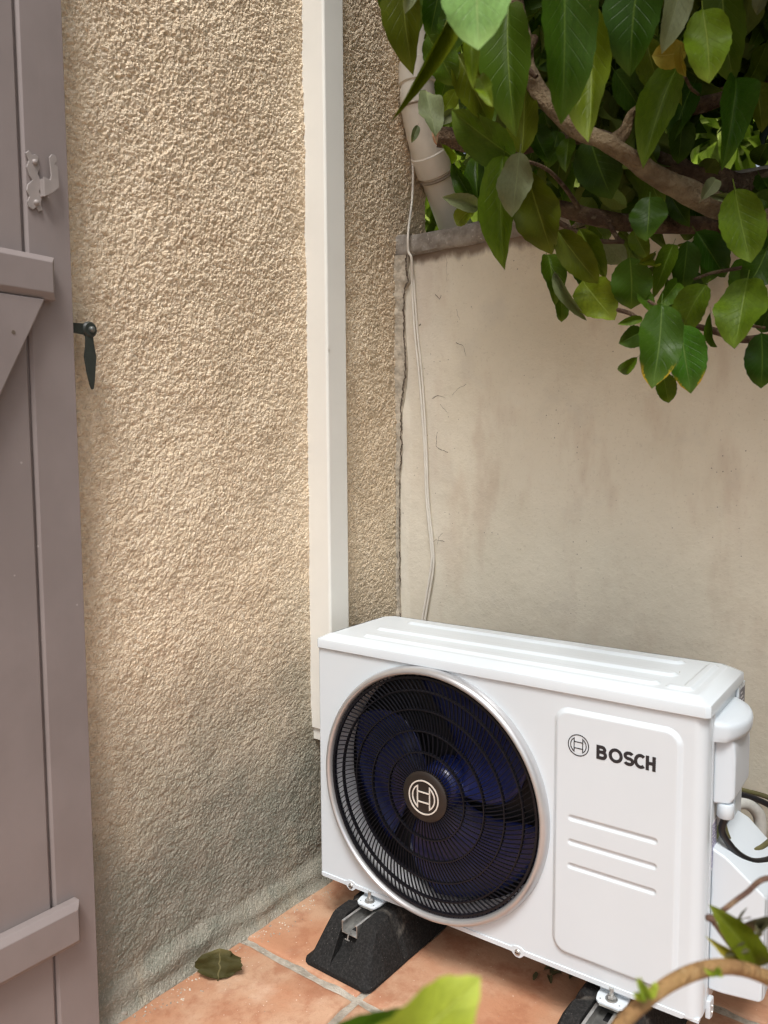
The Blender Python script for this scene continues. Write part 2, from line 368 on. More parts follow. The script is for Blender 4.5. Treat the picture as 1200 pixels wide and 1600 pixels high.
MS['ground'] = mat_plain('gravel_ground', (.30, .26, .20), .95, var=.35, sc=8, bump=.01, bsc=40)
G = dict(
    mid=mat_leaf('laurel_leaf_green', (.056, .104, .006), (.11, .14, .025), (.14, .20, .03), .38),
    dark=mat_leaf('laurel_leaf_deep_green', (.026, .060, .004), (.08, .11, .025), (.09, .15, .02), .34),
    olive=mat_leaf('laurel_leaf_olive', (.078, .104, .005), (.12, .14, .025), (.17, .20, .03), .40),
    bright=mat_leaf('laurel_leaf_yellow_green', (.125, .185, .010), (.16, .21, .04), (.26, .32, .06)),
    pale=mat_leaf('laurel_leaf_pale', (.19, .32, .10), (.2, .3, .12), (.36, .50, .19), .3),
    grey=mat_leaf('laurel_leaf_underside', (.145, .165, .085), (.145, .165, .085), (.20, .22, .11), .5),
    yellow=mat_leaf('laurel_leaf_yellowing', (.30, .26, .03), (.3, .26, .06), (.36, .33, .08), .45),
    lime=mat_leaf('lime_leaf', (.26, .34, .035), (.30, .36, .08), (.40, .46, .10), .45),
    spot=mat_leaf('laurel_leaf_spotted', (.040, .098, .008), (.08, .11, .02), (.13, .2, .05), .30, spots=1))
MS['bark'] = mat_bark('laurel_bark', (.125, .085, .05), (.065, .038, .024), (.20, .16, .11))
MS['bark2'] = mat_bark('laurel_bark_pale', (.23, .175, .105), (.15, .105, .062), (.27, .22, .14))
MS['cut'] = mat_plain('cut_wood', (.45, .26, .15), .8, var=.3, sc=90)
MS['vine'] = mat_bark('vine_stem', (.36, .225, .095), (.28, .16, .07), (.42, .29, .15))
MS['twig'] = mat_bark('thin_twig_bark', (.20, .12, .08), (.11, .065, .05), (.28, .2, .12))

# ================================================================ SETTING
FZ = -.12; WX = -.125; GY = .48; CORN = .60
ground = mobj('ground', mesh([(-40, -40, FZ-.035), (40, -40, FZ-.035), (40, 40, FZ-.035), (-40, 40, FZ-.035)], [(0, 1, 2, 3)]), MS['ground']); ground['kind'] = 'structure'
us = np.linspace(-.14, 2.2, 235); vv = np.linspace(-2.6, .50, 311)
pg = gridmesh(us, vv, lambda U, V: (U, V, FZ-.005+.004*vnoise(U, V, 30, 3)+.003*vnoise(U, V, 90, 4)))
patio = mobj('patio_floor', pg, MS['grout'], smooth=180); patio['kind'] = 'structure'
P_ = .39; X0 = .215; Y0 = -.14; g_ = .0085
def tile_mesh():
    h = (P_-2*g_)/2; bm = bmesh.new(); n = 10
    ring = []
    for s in range(4):
        for k in range(n):
            t = -h+2*h*k/n
            ring.append([(t, -h), (h, t), (-t, h), (-h, -t)][s])
    def rad(p, ins, j):
        x, y = p; q = .011
        m_ = max(abs(x), abs(y)); e = h-ins
        x = max(-e, min(e, x)); y = max(-e, min(e, y))
        return (x+j*noise.noise(Vector((p[0]*30, p[1]*30, 1))), y+j*noise.noise(Vector((p[0]*30, p[1]*30, 9))))
    L = []
    for ins, z, j in ((0, -.03, .004), (0, -.0045, .004), (.0025, -.0015, .004), (.007, 0, .003)):
        L.append([bm.verts.new((*rad(p, ins, j), z)) for p in ring])
    for a, b in zip(L, L[1:]):
        for i in range(len(a)):
            j = (i+1) % len(a); bm.faces.new((a[i], a[j], b[j], b[i]))
    bm.faces.new(L[-1]); me = bmm(bm); me.shade_smooth(); me.set_sharp_from_angle(angle=R(50)); me.materials.append(MS['tile']); return me
tm = [tile_mesh()]
first = True
for i in range(-1, 5):
    for j in range(-5, 2):
        x = X0+(i+.5)*P_; y = Y0+(j+.5)*P_
        x0 = X0+i*P_+g_; x1 = x0+P_-2*g_; y0 = Y0+j*P_+g_; y1 = y0+P_-2*g_
        cx0 = max(x0, WX+.022); cy1 = min(y1, GY-.012)
        o = bpy.data.objects.new('tile', tm[0]); link(o, patio)
        sx = (x1-cx0)/(x1-x0); sy = (cy1-y0)/(y1-y0)
        o.scale = (sx, sy, 1); o.location = ((cx0+x1)/2, (y0+cy1)/2, FZ+rnd.uniform(-.0008, .0008)); o.rotation_euler = (rnd.uniform(-.002, .002), rnd.uniform(-.002, .002), 0 if sx < 1 else rnd.choice((0, math.pi)))

# ---- house wall: dense sheet (true relief) + plain returns
us = np.concatenate([[-3.2, -2.2, -1.4, -.9], np.linspace(-.56, CORN, 560)])
vv = np.concatenate([[-.2], np.linspace(-.13, 2.06, 1060), [2.3, 2.7, 3.1]])
def wallfn(U, V):
    lip = .016*(1-sstep(-.085, -.045, V+.018*vnoise(U, V, 14, 8)))+.010*(1-sstep(-.125, -.10, V))
    x = WX+.006*vnoise(U, V, 5, 1)+.0035*vnoise(U, V, 17, 2)+lip+.006*vnoise(U, V, 26, 12)*(1-sstep(-.06, .02, V))
    return x, U, V
hw = gridmesh(us, vv, wallfn)
bm = bmesh.new(); bm.from_mesh(hw); bm.normal_update()
if bm.faces[100:101] if False else False: pass
bm.to_mesh(hw); bm.free()
if hw.polygons[0].normal.x < 0: hw.flip_normals()
house = mobj('house_wall', hw, MS['stucco'], smooth=180)
tag(house, 'beige roughcast house wall, grey-green with damp along its foot', 'wall')
ret = mobj('wall_end', box(-.6, WX-.002, CORN-.01, CORN, -.2, 3.1), MS['stucco'], house)
ret['kind'] = 'thing'
bk = mobj('wall_core', box(-.6, WX-.03, -3.2, CORN-.012, -.2, 3.1), MS['stucco'], house)

# ---- garden wall
us = np.concatenate([np.linspace(WX+.0, 1.0, 226), [1.4, 2.6]]); vv = np.concatenate([[-.2], np.linspace(-.12, 1.445, 313)])
def gwfn(U, V):
    y = GY+.005*vnoise(U, V, 4, 21)+.0022*vnoise(U, V, 13, 22)+.0009*vnoise(U, V, 45, 23)
    # plaster thickens into the corner and breaks off raggedly
    y -= .010*(1-sstep(0, .035, U-WX+.02*vnoise(U*0, V, 9, 31)))
    return U, y, V
gm = gridmesh(us, vv, gwfn)
if gm.polygons[0].normal.y > 0: gm.flip_normals()
gwall = mobj('garden_wall', gm, MS['plaster'], smooth=180)
tag(gwall, 'smooth beige rendered garden wall behind the outdoor unit', 'wall')
mobj('wall_core', box(WX+.002, 2.6, GY+.012, GY+.16, -.2, 1.44), MS['plaster'], gwall)
# coping
us = np.linspace(WX-.002, 2.6, 273)
prof = [(GY+.01, 1.438), (GY-.008, 1.4385), (GY-.014, 1.443), (GY-.015, 1.462), (GY-.012, 1.482), (GY-.004, 1.489), (GY+.03, 1.493), (GY+.17, 1.497), (GY+.178, 1.49), (GY+.178, 1.44)]
V, Fc = [], []
for i, u in enumerate(us):
    for k, (y, z) in enumerate(prof):
        nn = noise.noise(Vector((u*14, k*.6, 3))); n2 = noise.noise(Vector((u*60, k*1.3, 7)))
        left = max(0, 1-(u-WX)/.05)
        V.append((u, y+.004*nn+.0018*n2-.004*left, z+.004*nn+.0016*n2+(0.006*left if k > 2 else -.012*left*(k < 3))))
for i in range(len(us)-1):
    for k in range(len(prof)-1):
        a = i*len(prof)+k; Fc.append((a, a+len(prof), a+len(prof)+1, a+1))
n_ = len(prof); Fc.append(tuple(range(n_))); Fc.append(tuple(range(len(us)*n_-1, (len(us)-1)*n_-1, -1)))
me = mesh(V, Fc); bm = bmesh.new(); bm.from_mesh(me); bmesh.ops.recalc_face_normals(bm, faces=bm.faces); bm.to_mesh(me); bm.free()
mobj('coping', me, MS['coping'], gwall, smooth=60)
# crack down the inside corner and small cracks: recessed-looking dark ribbons a fraction of a mm proud
def crackribbon(pts, w0, w1, jag=.0015, step=.003, seed=0, ysurf=None):
    rr = random.Random(seed); P = []
    for a, b in zip(pts, pts[1:]):
        n = max(2, int((Vector(b)-Vector(a)).length/step))
        for k in range(n): P.append(Vector(a).lerp(Vector(b), k/n))
    P.append(Vector(pts[-1])); V, Fc = [], []; dx = 0
    for i, p in enumerate(P):
        t = i/max(1, len(P)-1); dx = dx*.8+rr.uniform(-jag, jag); w = (w0+(w1-w0)*t)*rr.uniform(.35, 1.3)*.5
        tt = (P[min(i+1, len(P)-1)]-P[max(i-1, 0)]).normalized(); s = Vector((-tt.z, 0, tt.x))
        c = p+s*dx; V += [c-s*w, c+s*w]
    for i in range(len(P)-1): Fc.append((2*i, 2*i+1, 2*i+3, 2*i+2))
    return V, Fc
def gsurf(x, z): return float(gwfn(np.array([[x]]), np.array([[z]]))[1][0, 0])
def addcrack(pix, w0, w1, seed, jag=.0011):
    pts = [hit(q, 1, GY) for q in pix]; V, Fc = crackribbon(pts, w0, w1, jag, seed=seed)
    V = [(v.x, gsurf(v.x, v.z)-.0009, v.z) for v in V]; mobj('crack', mesh(V, Fc), MS['crack'], gwall)
for k, (pix, w0, w1) in enumerate([
        ([(681, 460), (687, 467), (690, 461)], .0025, .002), ([(713, 535), (724, 541), (729, 556)], .002, .0006),
        ([(729, 600), (715, 608), (706, 617)], .0015, .0008), ([(676, 622), (684, 617), (697, 622)], .0022, .0006),
        ([(688, 632), (701, 646)], .002, .0006), ([(684, 675), (682, 697), (690, 704), (700, 707)], .0014, .0018),
        ([(658, 506), (656, 509)], .004, .004), ([(714, 483), (719, 500)], .0012, .0007), ([(697, 403), (699, 440)], .0010, .0006),
        ([(672, 847), (681, 843), (695, 846)], .001, .0016), ([(683, 852), (686, 838), (693, 833)], .001, .0008)]):
    addcrack(pix, w0*.7, w1*.7, 40+k)
# corner crack: on the wall plane just clear of the stucco
cpx = [(636, 398), (633, 420), (637, 440), (630, 450), (631, 520), (633, 570), (627, 640), (627, 700), (624, 760), (622, 840), (617, 893), (622, 935), (625, 965)]
pts = []
for q in cpx:
    h = hit(q, 1, GY-.016); pts.append(Vector((max(h.x, WX+.004), GY-.016, h.z)))
pts.append(Vector((WX+.008, GY-.016, -.1)))
Vc, Fc = crackribbon(pts, .005, .005, .0022, seed=3); mobj('crack', mesh(Vc, Fc), MS['crack'], gwall)
# mortar lip left of that crack (daub onto the roughcast)
V, Fc = [], []; zs = np.linspace(-.1, 1.44, 300)
def xc(z):
    for a, b in zip(pts, pts[1:]):
        if b.z <= z <= a.z: return b.x+(a.x-b.x)*(z-b.z)/max(1e-6, a.z-b.z)
    return pts[0].x
for z in zs:
    j1 = .006*noise.noise(Vector((0, 2, z*40)))+.004*noise.noise(Vector((0, 5, z*120)))
    x = xc(float(z)); V += [(x+.001, GY+.004, z), (x-.0005+j1*.1, GY-.013, z), (WX+.006+j1*.3, GY-.0185+j1*.5, z), (WX-.006, GY-.022+j1*1.3, z)]
for i in range(len(zs)-1):
    for k in range(3): Fc.append((i*4+k, i*4+4+k, i*4+5+k, i*4+1+k))
lip = mobj('mortar_edge', mesh(V, Fc), MS['lip'], gwall, smooth=180)

# ================================================================ SHUTTER
sh = thing('window_shutter', 'taupe painted wooden shutter folded open flat against the roughcast wall', 'shutter', (-.066, -.51, -.2))
SX = -.066; shp = sh.location.copy()
def local(me, parent):
    me.transform(Matrix.Translation(-parent.location)); return me
edges = [-.5125, -.590, -.70, -.81, -.92, -1.03]
for a, b in zip(edges[1:], edges):
    gap = .0022
    pl = prism([(SX-.027, a+.001), (SX-.0045, a+.001), (SX, a+.0055), (SX, b-gap-.004 if b < -.52 else b-.001), (SX-.0045, b-gap if b < -.52 else b), (SX-.027, b-gap if b < -.52 else b)], 2, -.08, 1.95)
    mobj('plank', local(pl, sh), MS['taupe'], sh, bevel=.0009, seg=1)
mobj('tongue_strip', local(box(SX-.02, SX-.008, -1.02, -.53, -.079, 1.949), sh), MS['taupe'], sh)
def bar(z0, z1):
    y1 = -.552
    me = prism([(SX+.0005, z0), (SX+.0005, z1), (SX+.017, z1), (SX+.026, z1-.010), (SX+.026, z0+.010), (SX+.017, z0)], 1, -1.02, y1)
    bm = bmesh.new(); bm.from_mesh(me)
    for v in bm.verts:
        if v.co.y > y1-.001 and v.co.x > SX+.02: v.co.y -= .009
    bm.to_mesh(me); bm.free(); return me
for z0, z1 in ((1.176, 1.243), (.110, .184)):
    mobj('crossbar', local(bar(z0, z1), sh), MS['taupe'], sh, bevel=.0015)
# diagonal brace
q0, q1 = (-.573, 1.1755), (-.608, 1.10)
dy, dz = -.088, -.172; L = math.hypot(dy, dz); dy /= L; dz /= L
Lb = 1.1; nx, nz = dz, -dy
a0 = (-.573, 1.1755)
br = [(a0[0], a0[1]), (a0[0]+dy*Lb, a0[1]+dz*Lb), (a0[0]+dy*Lb-.08, a0[1]+dz*Lb), (a0[0]-.084, 1.1755)]
br = [(-.573, 1.1755), (-.573+dy*1.05, max(.19, 1.1755+dz*1.05)), (-.573+dy*1.05-.084, max(.19, 1.1755+dz*1.05)), (-.573-.084, 1.1755)]
mobj('diagonal_brace', local(prism(br, 0, SX+.0005, SX+.022), sh), MS['taupe'], sh, bevel=.003)
def screwhole(q, parent):
    p = hit(q, 0, SX+.022); me = lathe([(0, .0006), (.003, .0006), (.0035, -.001)], (p.x, p.y, p.z), axis=0, n=12)
    return mobj('nail_hole', local(me, parent), MS['crack'], parent)
screwhole((21, 519), sh)
# latch: scalloped back plate with a raised hook
lt_c = hit((52, 285), 0, SX)
def sc_plate():
    pts = []
    prof = [(-.0, .046), (.006, .040), (.011, .043), (.017, .040), (.015, .033), (.018, .024), (.014, .014), (.019, .004), (.020, -.004), (.015, -.012), (.019, -.022), (.017, -.032), (.020, -.040), (.013, -.044), (.009, -.038), (.003, -.043), (-.004, -.040), (-.006, -.032), (-.002, -.024), (-.007, -.016), (-.004, -.006), (.004, .002), (-.002, .010), (-.005, .020), (-.001, .030), (-.006, .040)]
    return [(lt_c.y+y*.95-.007, lt_c.z+z) for y, z in prof]
pl = prism(sc_plate(), 0, SX+.0006, SX+.0038)
lp = mobj('latch_plate', local(pl, sh), MS['taupe_metal'], sh, bevel=.0007, seg=1)
for dzz in (.030, -.031):
    me = lathe([(0, .0042), (.0025, .0038), (.0042, .0022), (.0046, 0)], (SX+.0038, lt_c.y+.0055-.004, lt_c.z+dzz), axis=0, n=14); mobj('screw', local(me, sh), MS['taupe_metal'], lp, smooth=60)
hk = [(.010, -.022), (.010, .008), (.021, .006), (.023, .014), (.021, .040), (.025, .046), (.032, .046), (.034, .038), (.030, .032), (.035, .030), (.036, -.002), (.026, -.012)]
hk = [(lt_c.y+y-.001, lt_c.z+z) for y, z in hk]
hm = prism(hk, 0, SX+.012, SX+.015); mobj('latch_hook', local(hm, sh), MS['taupe_metal'], sh, bevel=.0008, seg=1)
mobj('latch_bracket', local(box(SX+.0036, SX+.0125, lt_c.y+.0085, lt_c.y+.012, lt_c.z-.021, lt_c.z+.006), sh), MS['taupe_metal'], sh, bevel=.0006, seg=1)

# shutter dog on the wall
dgp = hit((140, 515), 0, -.085)
dog = thing('shutter_dog', 'dark iron shutter dog with pointed tail hanging beside the shutter edge', 'shutter dog', dgp)
def dl(me): return me
rr = .0135
me = lathe([(0, .004), (rr*.8, .004), (rr, .001), (rr, -.004), (rr*.8, -.006), (0, -.006)], (0, 0, 0), axis=0, n=32); mobj('pivot_disc', me, MS['iron'], dog, smooth=40)
me = lathe([(0, .0105), (.003, .0098), (.0052, .007), (.0056, .004)], (0, .001, 0), axis=0, n=20); mobj('rivet', me, mat_plain('worn_iron', (.16, .17, .16), .35, metal=.4, var=.3, sc=90), dog, smooth=60)
tail = [(-.0085, -.009), (-.0095, -.030), (-.0125, -.046), (-.0085, -.072), (-.0035, -.093), (.000, -.101), (.0035, -.099), (.0060, -.085), (.0085, -.062), (.0105, -.045), (.0065, -.022), (.0055, -.009)]
me = prism(tail, 0, -.002, .002); mobj('tail', me, MS['iron'], dog, bevel=.0008, seg=1)
me = prism([(-.034, -.008), (-.034, .008), (-.006, .0095), (-.006, -.0095)], 0, -.005, 0.0); mobj('arm', me, MS['iron'], dog, bevel=.001)
me = tube([(-.002, -.024, 0), (-.044, -.024, 0)], .006, 12); mobj('wall_stem', me, MS['iron'], dog, smooth=60)

# ================================================================ CABLE TRUNKING
TY0, TY1, TX = .114, .185, -.0638
tk = thing('cable_trunking', 'cream plastic trunking running down the house wall into the unit', 'trunking', (WX, .15, .24))
def trunk_cover():
    poly = [(WX-.006, TY0), (TX-.004, TY0), (TX, TY0+.004), (TX, TY1-.004), (TX-.004, TY1), (WX-.006, TY1)]
    return prism(poly, 2, .2715, 2.6)
mobj('cover', local(trunk_cover(), tk), MS['cream'], tk, bevel=.0022)
mobj('base_rail', local(box(WX-.006, TX-.012, TY0+.006, TY1-.006, .242, .2712), tk), MS['cream'], tk, bevel=.0015)
# small snap catch seen half way up the cover edge
cp = hit((515, 540), 0, TX); mobj('snap_tab', local(box(TX+.0003, TX+.0016, TY0+.002, TY0+.008, cp.z-.01, cp.z+.003), tk), MS['cream'], tk, bevel=.0005, seg=1)

# ================================================================ DOWNPIPE
dp = thing('downpipe', 'sand coloured plastic rainwater pipe cranked over the garden wall end', 'drainpipe', (-.04, .62, FZ))
RP = .0475
c0 = at((656, 60), 2.045); c1 = at((655, 165), 2.06); c2 = at((670, 235), 2.10); c3 = at((712, 355), 2.23); c4 = at((735, 420), 2.31)
top = Vector((c0.x, c0.y-.01, 2.7))
def pl_(a, b, n): return [a.lerp(b, k/n) for k in range(n+1)]
axis_pts = [top, c0, c1, c2, c3, c4]
sp = spline([c0, (c0+c1)/2, c1], 4)
bend = spline([c1+Vector((0, 0, .05)), c1, c2, c2+(c3-c2)*.12], 8)
mobj('upper_pipe', local(tube([top, c1+Vector((0, 0, .045))], RP, 40), dp), MS['pipe'], dp, smooth=50)
mobj('elbow', local(tube(bend, RP+.001, 40), dp), MS['pipe'], dp, smooth=50)
d_ = (c3-c2).normalized()
mobj('lower_pipe', local(tube([c2+d_*.02, c4], RP-.001, 40), dp), MS['pipe'], dp, smooth=50)
end = c4+Vector((0.0, .0, -.06)); mobj('drop_pipe', local(tube(spline([c4-d_*.01, c4+d_*.05+Vector((0, 0, -.03)), Vector((c4.x+.0, c4.y+.05, c4.z-.2)), Vector((c4.x, c4.y+.05, FZ-.03))], 6), RP-.001, 32), dp), MS['pipe'], dp, smooth=50)
def collar(p, d, w, r): return tube([p-d*w, p-d*(w-.004), p+d*(w-.004), p+d*w], [r, r+.0055, r+.0055, r], 40)
for p, d, w in ((c1+Vector((0, 0, .075)), Vector((0, 0, 1)), .030), (c2+d_*.030, d_, .030)):
    mobj('collar', local(collar(p, d, w, RP), dp), MS['pipe'], dp, smooth=30)
for p, d in ((c1+Vector((0, 0, .0)), (c2-c1).normalized()+Vector((0, 0, -.8))), (c2+d_*.068, d_)):
    d = d.normalized(); mobj('seal_ring', local(collar(p, d, .0045, RP-.0005), dp), mat_plain('aged_pvc', (.42, .35, .27), .5, var=.2), dp, smooth=30)

# ================================================================ WHITE CABLE
def wirepts(pix, off):
    out = []
    for q in pix:
        h = hit(q, 1, GY-off); out.append(h)
    return out
cb = thing('wall_cable', 'thin off-white cable hanging down the corner of the garden wall', 'cable', (-.06, .46, .3))
pa = [hit((641, 225), 0, WX+.014), hit((645, 262), 0, WX+.016), hit((644, 310), 0, WX+.016)]
pb = wirepts([(638, 360), (638, 392), (643, 405)], .030)+wirepts([(644, 450), (648, 520), (656, 600), (663, 700), (666, 780), (673, 850), (674, 880), (667, 925), (660, 966)], .014)
w = [Vector(p) for p in spline(pa+pb, 7)]; w.append(Vector((w[-1].x-.02, GY-.02, w[-1].z-.25)))
mobj('cable_strand', local(tube(w, .0033, 8), cb), MS['cable'], cb, smooth=80)
pc = wirepts([(643, 402), (647, 450), (652, 520), (660, 600), (666, 700), (669, 780), (676, 850), (677, 885), (671, 925), (664, 966)], .011)
w = [Vector(p)+Vector((.0005, 0, 0)) for p in spline(pc, 7)]; w.append(Vector((w[-1].x-.02, GY-.02, w[-1].z-.25)))
mobj('cable_strand', local(tube(w, .0028, 8), cb), MS['cable'], cb, smooth=80)

# ================================================================ OUTDOOR UNIT (local frame: x right, y into depth, z up)
ac = thing('outdoor_unit', 'white outdoor heat pump unit with round black fan grille', 'heat pump', (0, 0, 0), .02845)
W_, D_, ZL = .805, .255, .512
FC = (.2839, .2547); RH = .247
def front_panel():
    V, Fc = [], []
    # polar zone around fan opening
    x0, x1, z0, z1 = 0.004, .546, .0, ZL-.002
    N = 128; rings = []
    for k in range(N):
        w = 2*math.pi*(k+.5)/N; c, s = math.cos(w), math.sin(w)
        tx = ((x1 if c > 0 else x0)-FC[0])/c if abs(c) > 1e-6 else 9; tz = ((z1 if s > 0 else z0)-FC[1])/s if abs(s) > 1e-6 else 9
        t = min(tx, tz); rings.append(((FC[0]+RH*c, 0, FC[1]+RH*s), (FC[0]+t*c, 0, FC[1]+t*s)))
    for a, b in rings: V += [a, b]
    for k in range(N):
        j = (k+1) % N; Fc.append((2*k, 2*k+1, 2*j+1, 2*j))
    # corners of the rectangle
    for cxx, czz in ((x0, z0), (x1, z0), (x1, z1), (x0, z1)):
        best = sorted(range(N), key=lambda k: (V[2*k+1][0]-cxx)**2+(V[2*k+1][2]-czz)**2)[:6]
        k = None
        for i in range(N):
            a, b = V[2*i+1], V[2*((i+1) % N)+1]
            onx = lambda v: abs(v[0]-cxx) < 1e-6
            onz = lambda v: abs(v[2]-czz) < 1e-6
            if (onx(a) and onz(b) and not onz(a)) or (onz(a) and onx(b) and not onx(a)): k = i
        if k is not None:
            V.append((cxx, 0, czz)); Fc.append((2*k+1, len(V)-1, 2*((k+1) % N)+1))
    # strip to the right, round corner, side return
    plan = [(.546, 0), (.70, 0), (.775, 0)]
    for a in range(0, 91, 10): plan.append((.783+.022*math.sin(R(a)), .022-.022*math.cos(R(a))))
    plan.append((.805, .034))
    b0 = len(V)
    for x, y in plan: V += [(x, y, z0), (x, y, z1)]
    for i in range(len(plan)-1): Fc.append((b0+2*i, b0+2*i+2, b0+2*i+3, b0+2*i+1))
    # left: small round corner to the left side
    plan = [(.004, 0), (.0012, .0012), (0, .004), (0, D_)]
    b0 = len(V)
    for x, y in plan: V += [(x, y, z0), (x, y, z1)]
    for i in range(len(plan)-1): Fc.append((b0+2*i+1, b0+2*i+3, b0+2*i+2, b0+2*i))
    me = mesh(V, Fc); bm = bmesh.new(); bm.from_mesh(me); bmesh.ops.remove_doubles(bm, verts=bm.verts, dist=1e-5); bmesh.ops.recalc_face_normals(bm, faces=bm.faces)
    if sum(f.normal.y*f.calc_area() for f in bm.faces) > 0: bmesh.ops.reverse_faces(bm, faces=bm.faces)
    bm.to_mesh(me); bm.free(); return me
mobj('front_panel', front_panel(), MS['white'], ac, smooth=40)
# flanged bottom edge of the front with two screw lugs
me = prism([(.003, .0), (.006, -.0035), (.072, -.0035), (.077, -.0085), (.081, -.0112), (.089, -.0112), (.093, -.0085), (.098, -.0035), (.4665, -.0035), (.4715, -.0085), (.4755, -.0112), (.4835, -.0112), (.4875, -.0085), (.4925, -.0035), (.776, -.0035), (.782, 0), (.782, .006), (.4925, .006), (.4875, .0095), (.4795, .011), (.4715, .0095), (.4665, .006), (.098, .006), (.093, .0095), (.085, .011), (.077, .0095), (.072, .006), (.003, .006)], 1, -.0022, .004)
mobj('bottom_flange', me, MS['white'], ac, bevel=.0008, seg=1)
for x in (.085, .4795):
    f = mobj('screw', lathe([(0, -.0045), (.0035, -.0042), (.0058, -.0026), (.0062, -.0018)], (x, -.0004, -.001), axis=1, n=18), MS['zinc'], ac, smooth=50)
    mobj('screw_slot', box(x-.0042, x+.0042, -.0056, -.0048, -.0018, -.0004), MS['dark'], f)
# side, back, base
mobj('side_panel', box(.7995, .8035, .0345, D_, 0, ZL-.001), MS['white'], ac, bevel=.001, seg=1)
mobj('side_flange', box(.8037, .8062, .036, .0445, .002, ZL-.004), MS['white'], ac, bevel=.0008, seg=1)
mobj('base_pan', box(.002, .803, .003, D_, -.004, .0015), MS['white'], ac)
mobj('back_coil', box(.004, .80, D_-.012, D_-.0005, .002, ZL), MS['fin'], ac)
mobj('partition', box(.545, .548, .01, D_-.012, .002, ZL-.002), MS['dark'], ac)
# rear corner post and grey rating label on it
mobj('corner_post', box(.8037, .8085, .205, D_+.003, .002, ZL-.002), MS['white'], ac, bevel=.001, seg=1)
lab = mobj('rating_label', box(.8086, .8092, .214, .252, .455, .502), MS['greylabel'], ac)
for k in range(5): mobj('label_print', box(.8093, .8095, .218, .222+.006*((k*5) % 4)+.01, .494-.008*k, .4965-.008*k), MS['paper'], lab)
# heightfield access panel
def access():
    x0, x1, z0, z1 = .5455, .770, .030, .4865; rc = .030
    us = np.linspace(x0, x1, 150); vv = np.linspace(z0, z1, 300)
    def fn(U, V):
        cx, cz = (x0+x1)/2, (z0+z1)/2; hx, hz = (x1-x0)/2, (z1-z0)/2
        qx = np.abs(U-cx)-hx+rc; qz = np.abs(V-cz)-hz+rc
        d = np.hypot(np.maximum(qx, 0), np.maximum(qz, 0))+np.minimum(np.maximum(qx, qz), 0)-rc
        y = -.0072*sstep(-.011, -.0015, -d*-1)*0
        y = -.0058*sstep(.001, .010, -d)-.0002
        for zc in (.2895, .2455, .2015):
            xa, xb = .582, .727
            dd = np.hypot(np.maximum(np.abs(U-(xa+xb)/2)-(xb-xa)/2, 0), V-zc)
            y += .0030*(1-sstep(.0018, .0058, dd))
        y = np.where(d > -.0008, .0006, y)
        return U, y, V
    me = gridmesh(us, vv, fn)
    if me.polygons[5000].normal.y > 0: me.flip_normals()
    return me
acc = mobj('service_panel', access(), MS['white'], ac, smooth=180)
# lid
def lid():
    x0, x1, y0, y1 = -.004, .809, -.005, D_+.006; cc = .020
    def octo(ins, z):
        a, b, c, d = x0+ins, x1-ins, y0+ins, y1-ins; k = cc
        kf = .007
        return [(a+kf, c, z), (b-kf, c, z), (b, c+kf, z), (b, d-k, z), (b-k, d, z), (a+k, d, z), (a, d-k, z), (a, c+kf, z)]
    L = [octo(.002, ZL-.002), octo(0, ZL+.0), octo(0, ZL+.015), octo(.0012, ZL+.018), octo(.010, ZL+.0225), octo(.019, ZL+.0275), octo(.0225, ZL+.0285)]
    V = [v for l in L for v in l]; Fc = []
    for i in range(len(L)-1):
        for k in range(8): Fc.append((i*8+k, i*8+(k+1) % 8, i*8+8+(k+1) % 8, i*8+8+k))
    Fc.append((7, 6, 5, 4, 3, 2, 1, 0))
    return mesh(V, Fc)
ld = mobj('lid', lid(), MS['white'], ac, smooth=35)
def lidtop():
    x0, x1, y0, y1 = .0185, .7865, .0175, .2385
    us = np.linspace(x0, x1, 420); vv = np.linspace(y0, y1, 150); zt = ZL+.0284
    def seg(U, V, ax, ay, bx, by, r):
        px, py = U-ax, V-ay; dx, dy = bx-ax, by-ay; t = np.clip((px*dx+py*dy)/(dx*dx+dy*dy), 0, 1)
        return np.hypot(px-t*dx, py-t*dy)-r
    def fn(U, V):
        h = np.zeros_like(U)
        for s in ((.118, .200, .700, .200, .013), (.095, .1145, .71, .1145, .014), (.108, .0465, .700, .0465, .0125)):
            h = np.maximum(h, 1-sstep(-.0045, .0045, seg(U, V, *s)))
        d = np.minimum(seg(U, V, .738, .040, .760, .040, .008), seg(U, V, .762, .042, .762, .205, .008))
        h = np.maximum(h, 1-sstep(-.004, .004, d))
        Z = zt+.0046*h; e = np.minimum(np.minimum(U-x0, x1-U), np.minimum(V-y0, y1-V)); Z = np.where(e < .001, zt-.001, Z)
        # clip rear corners to the octagon
        k = np.maximum(0, (np.abs(U-(x0+x1)/2)-(x1-x0)/2)+(V-y1)+.020)
        V2 = V-k
        return U, V2, Z
    me = gridmesh(us, vv, fn)
    if me.polygons[5000].normal.z < 0: me.flip_normals()
    return me
mobj('lid_top', lidtop(), MS['white'], ld, smooth=180)
for q, r_ in (((905, 1010), .0016), ((1052, 1052), .0011), ((1062, 1050), .0009)):
    d0 = ray(q); c_, s__ = math.cos(-.02845), math.sin(-.02845); h_ = hit(q, 2, ZL+.0292)
    mobj('dirt_speck', lathe([(0, .0008), (r_*.7, .0006), (r_, 0)], (c_*h_.x-s__*h_.y, s__*h_.x+c_*h_.y, ZL+.0290), axis=2, n=9), MS['deadleaf'], ld)
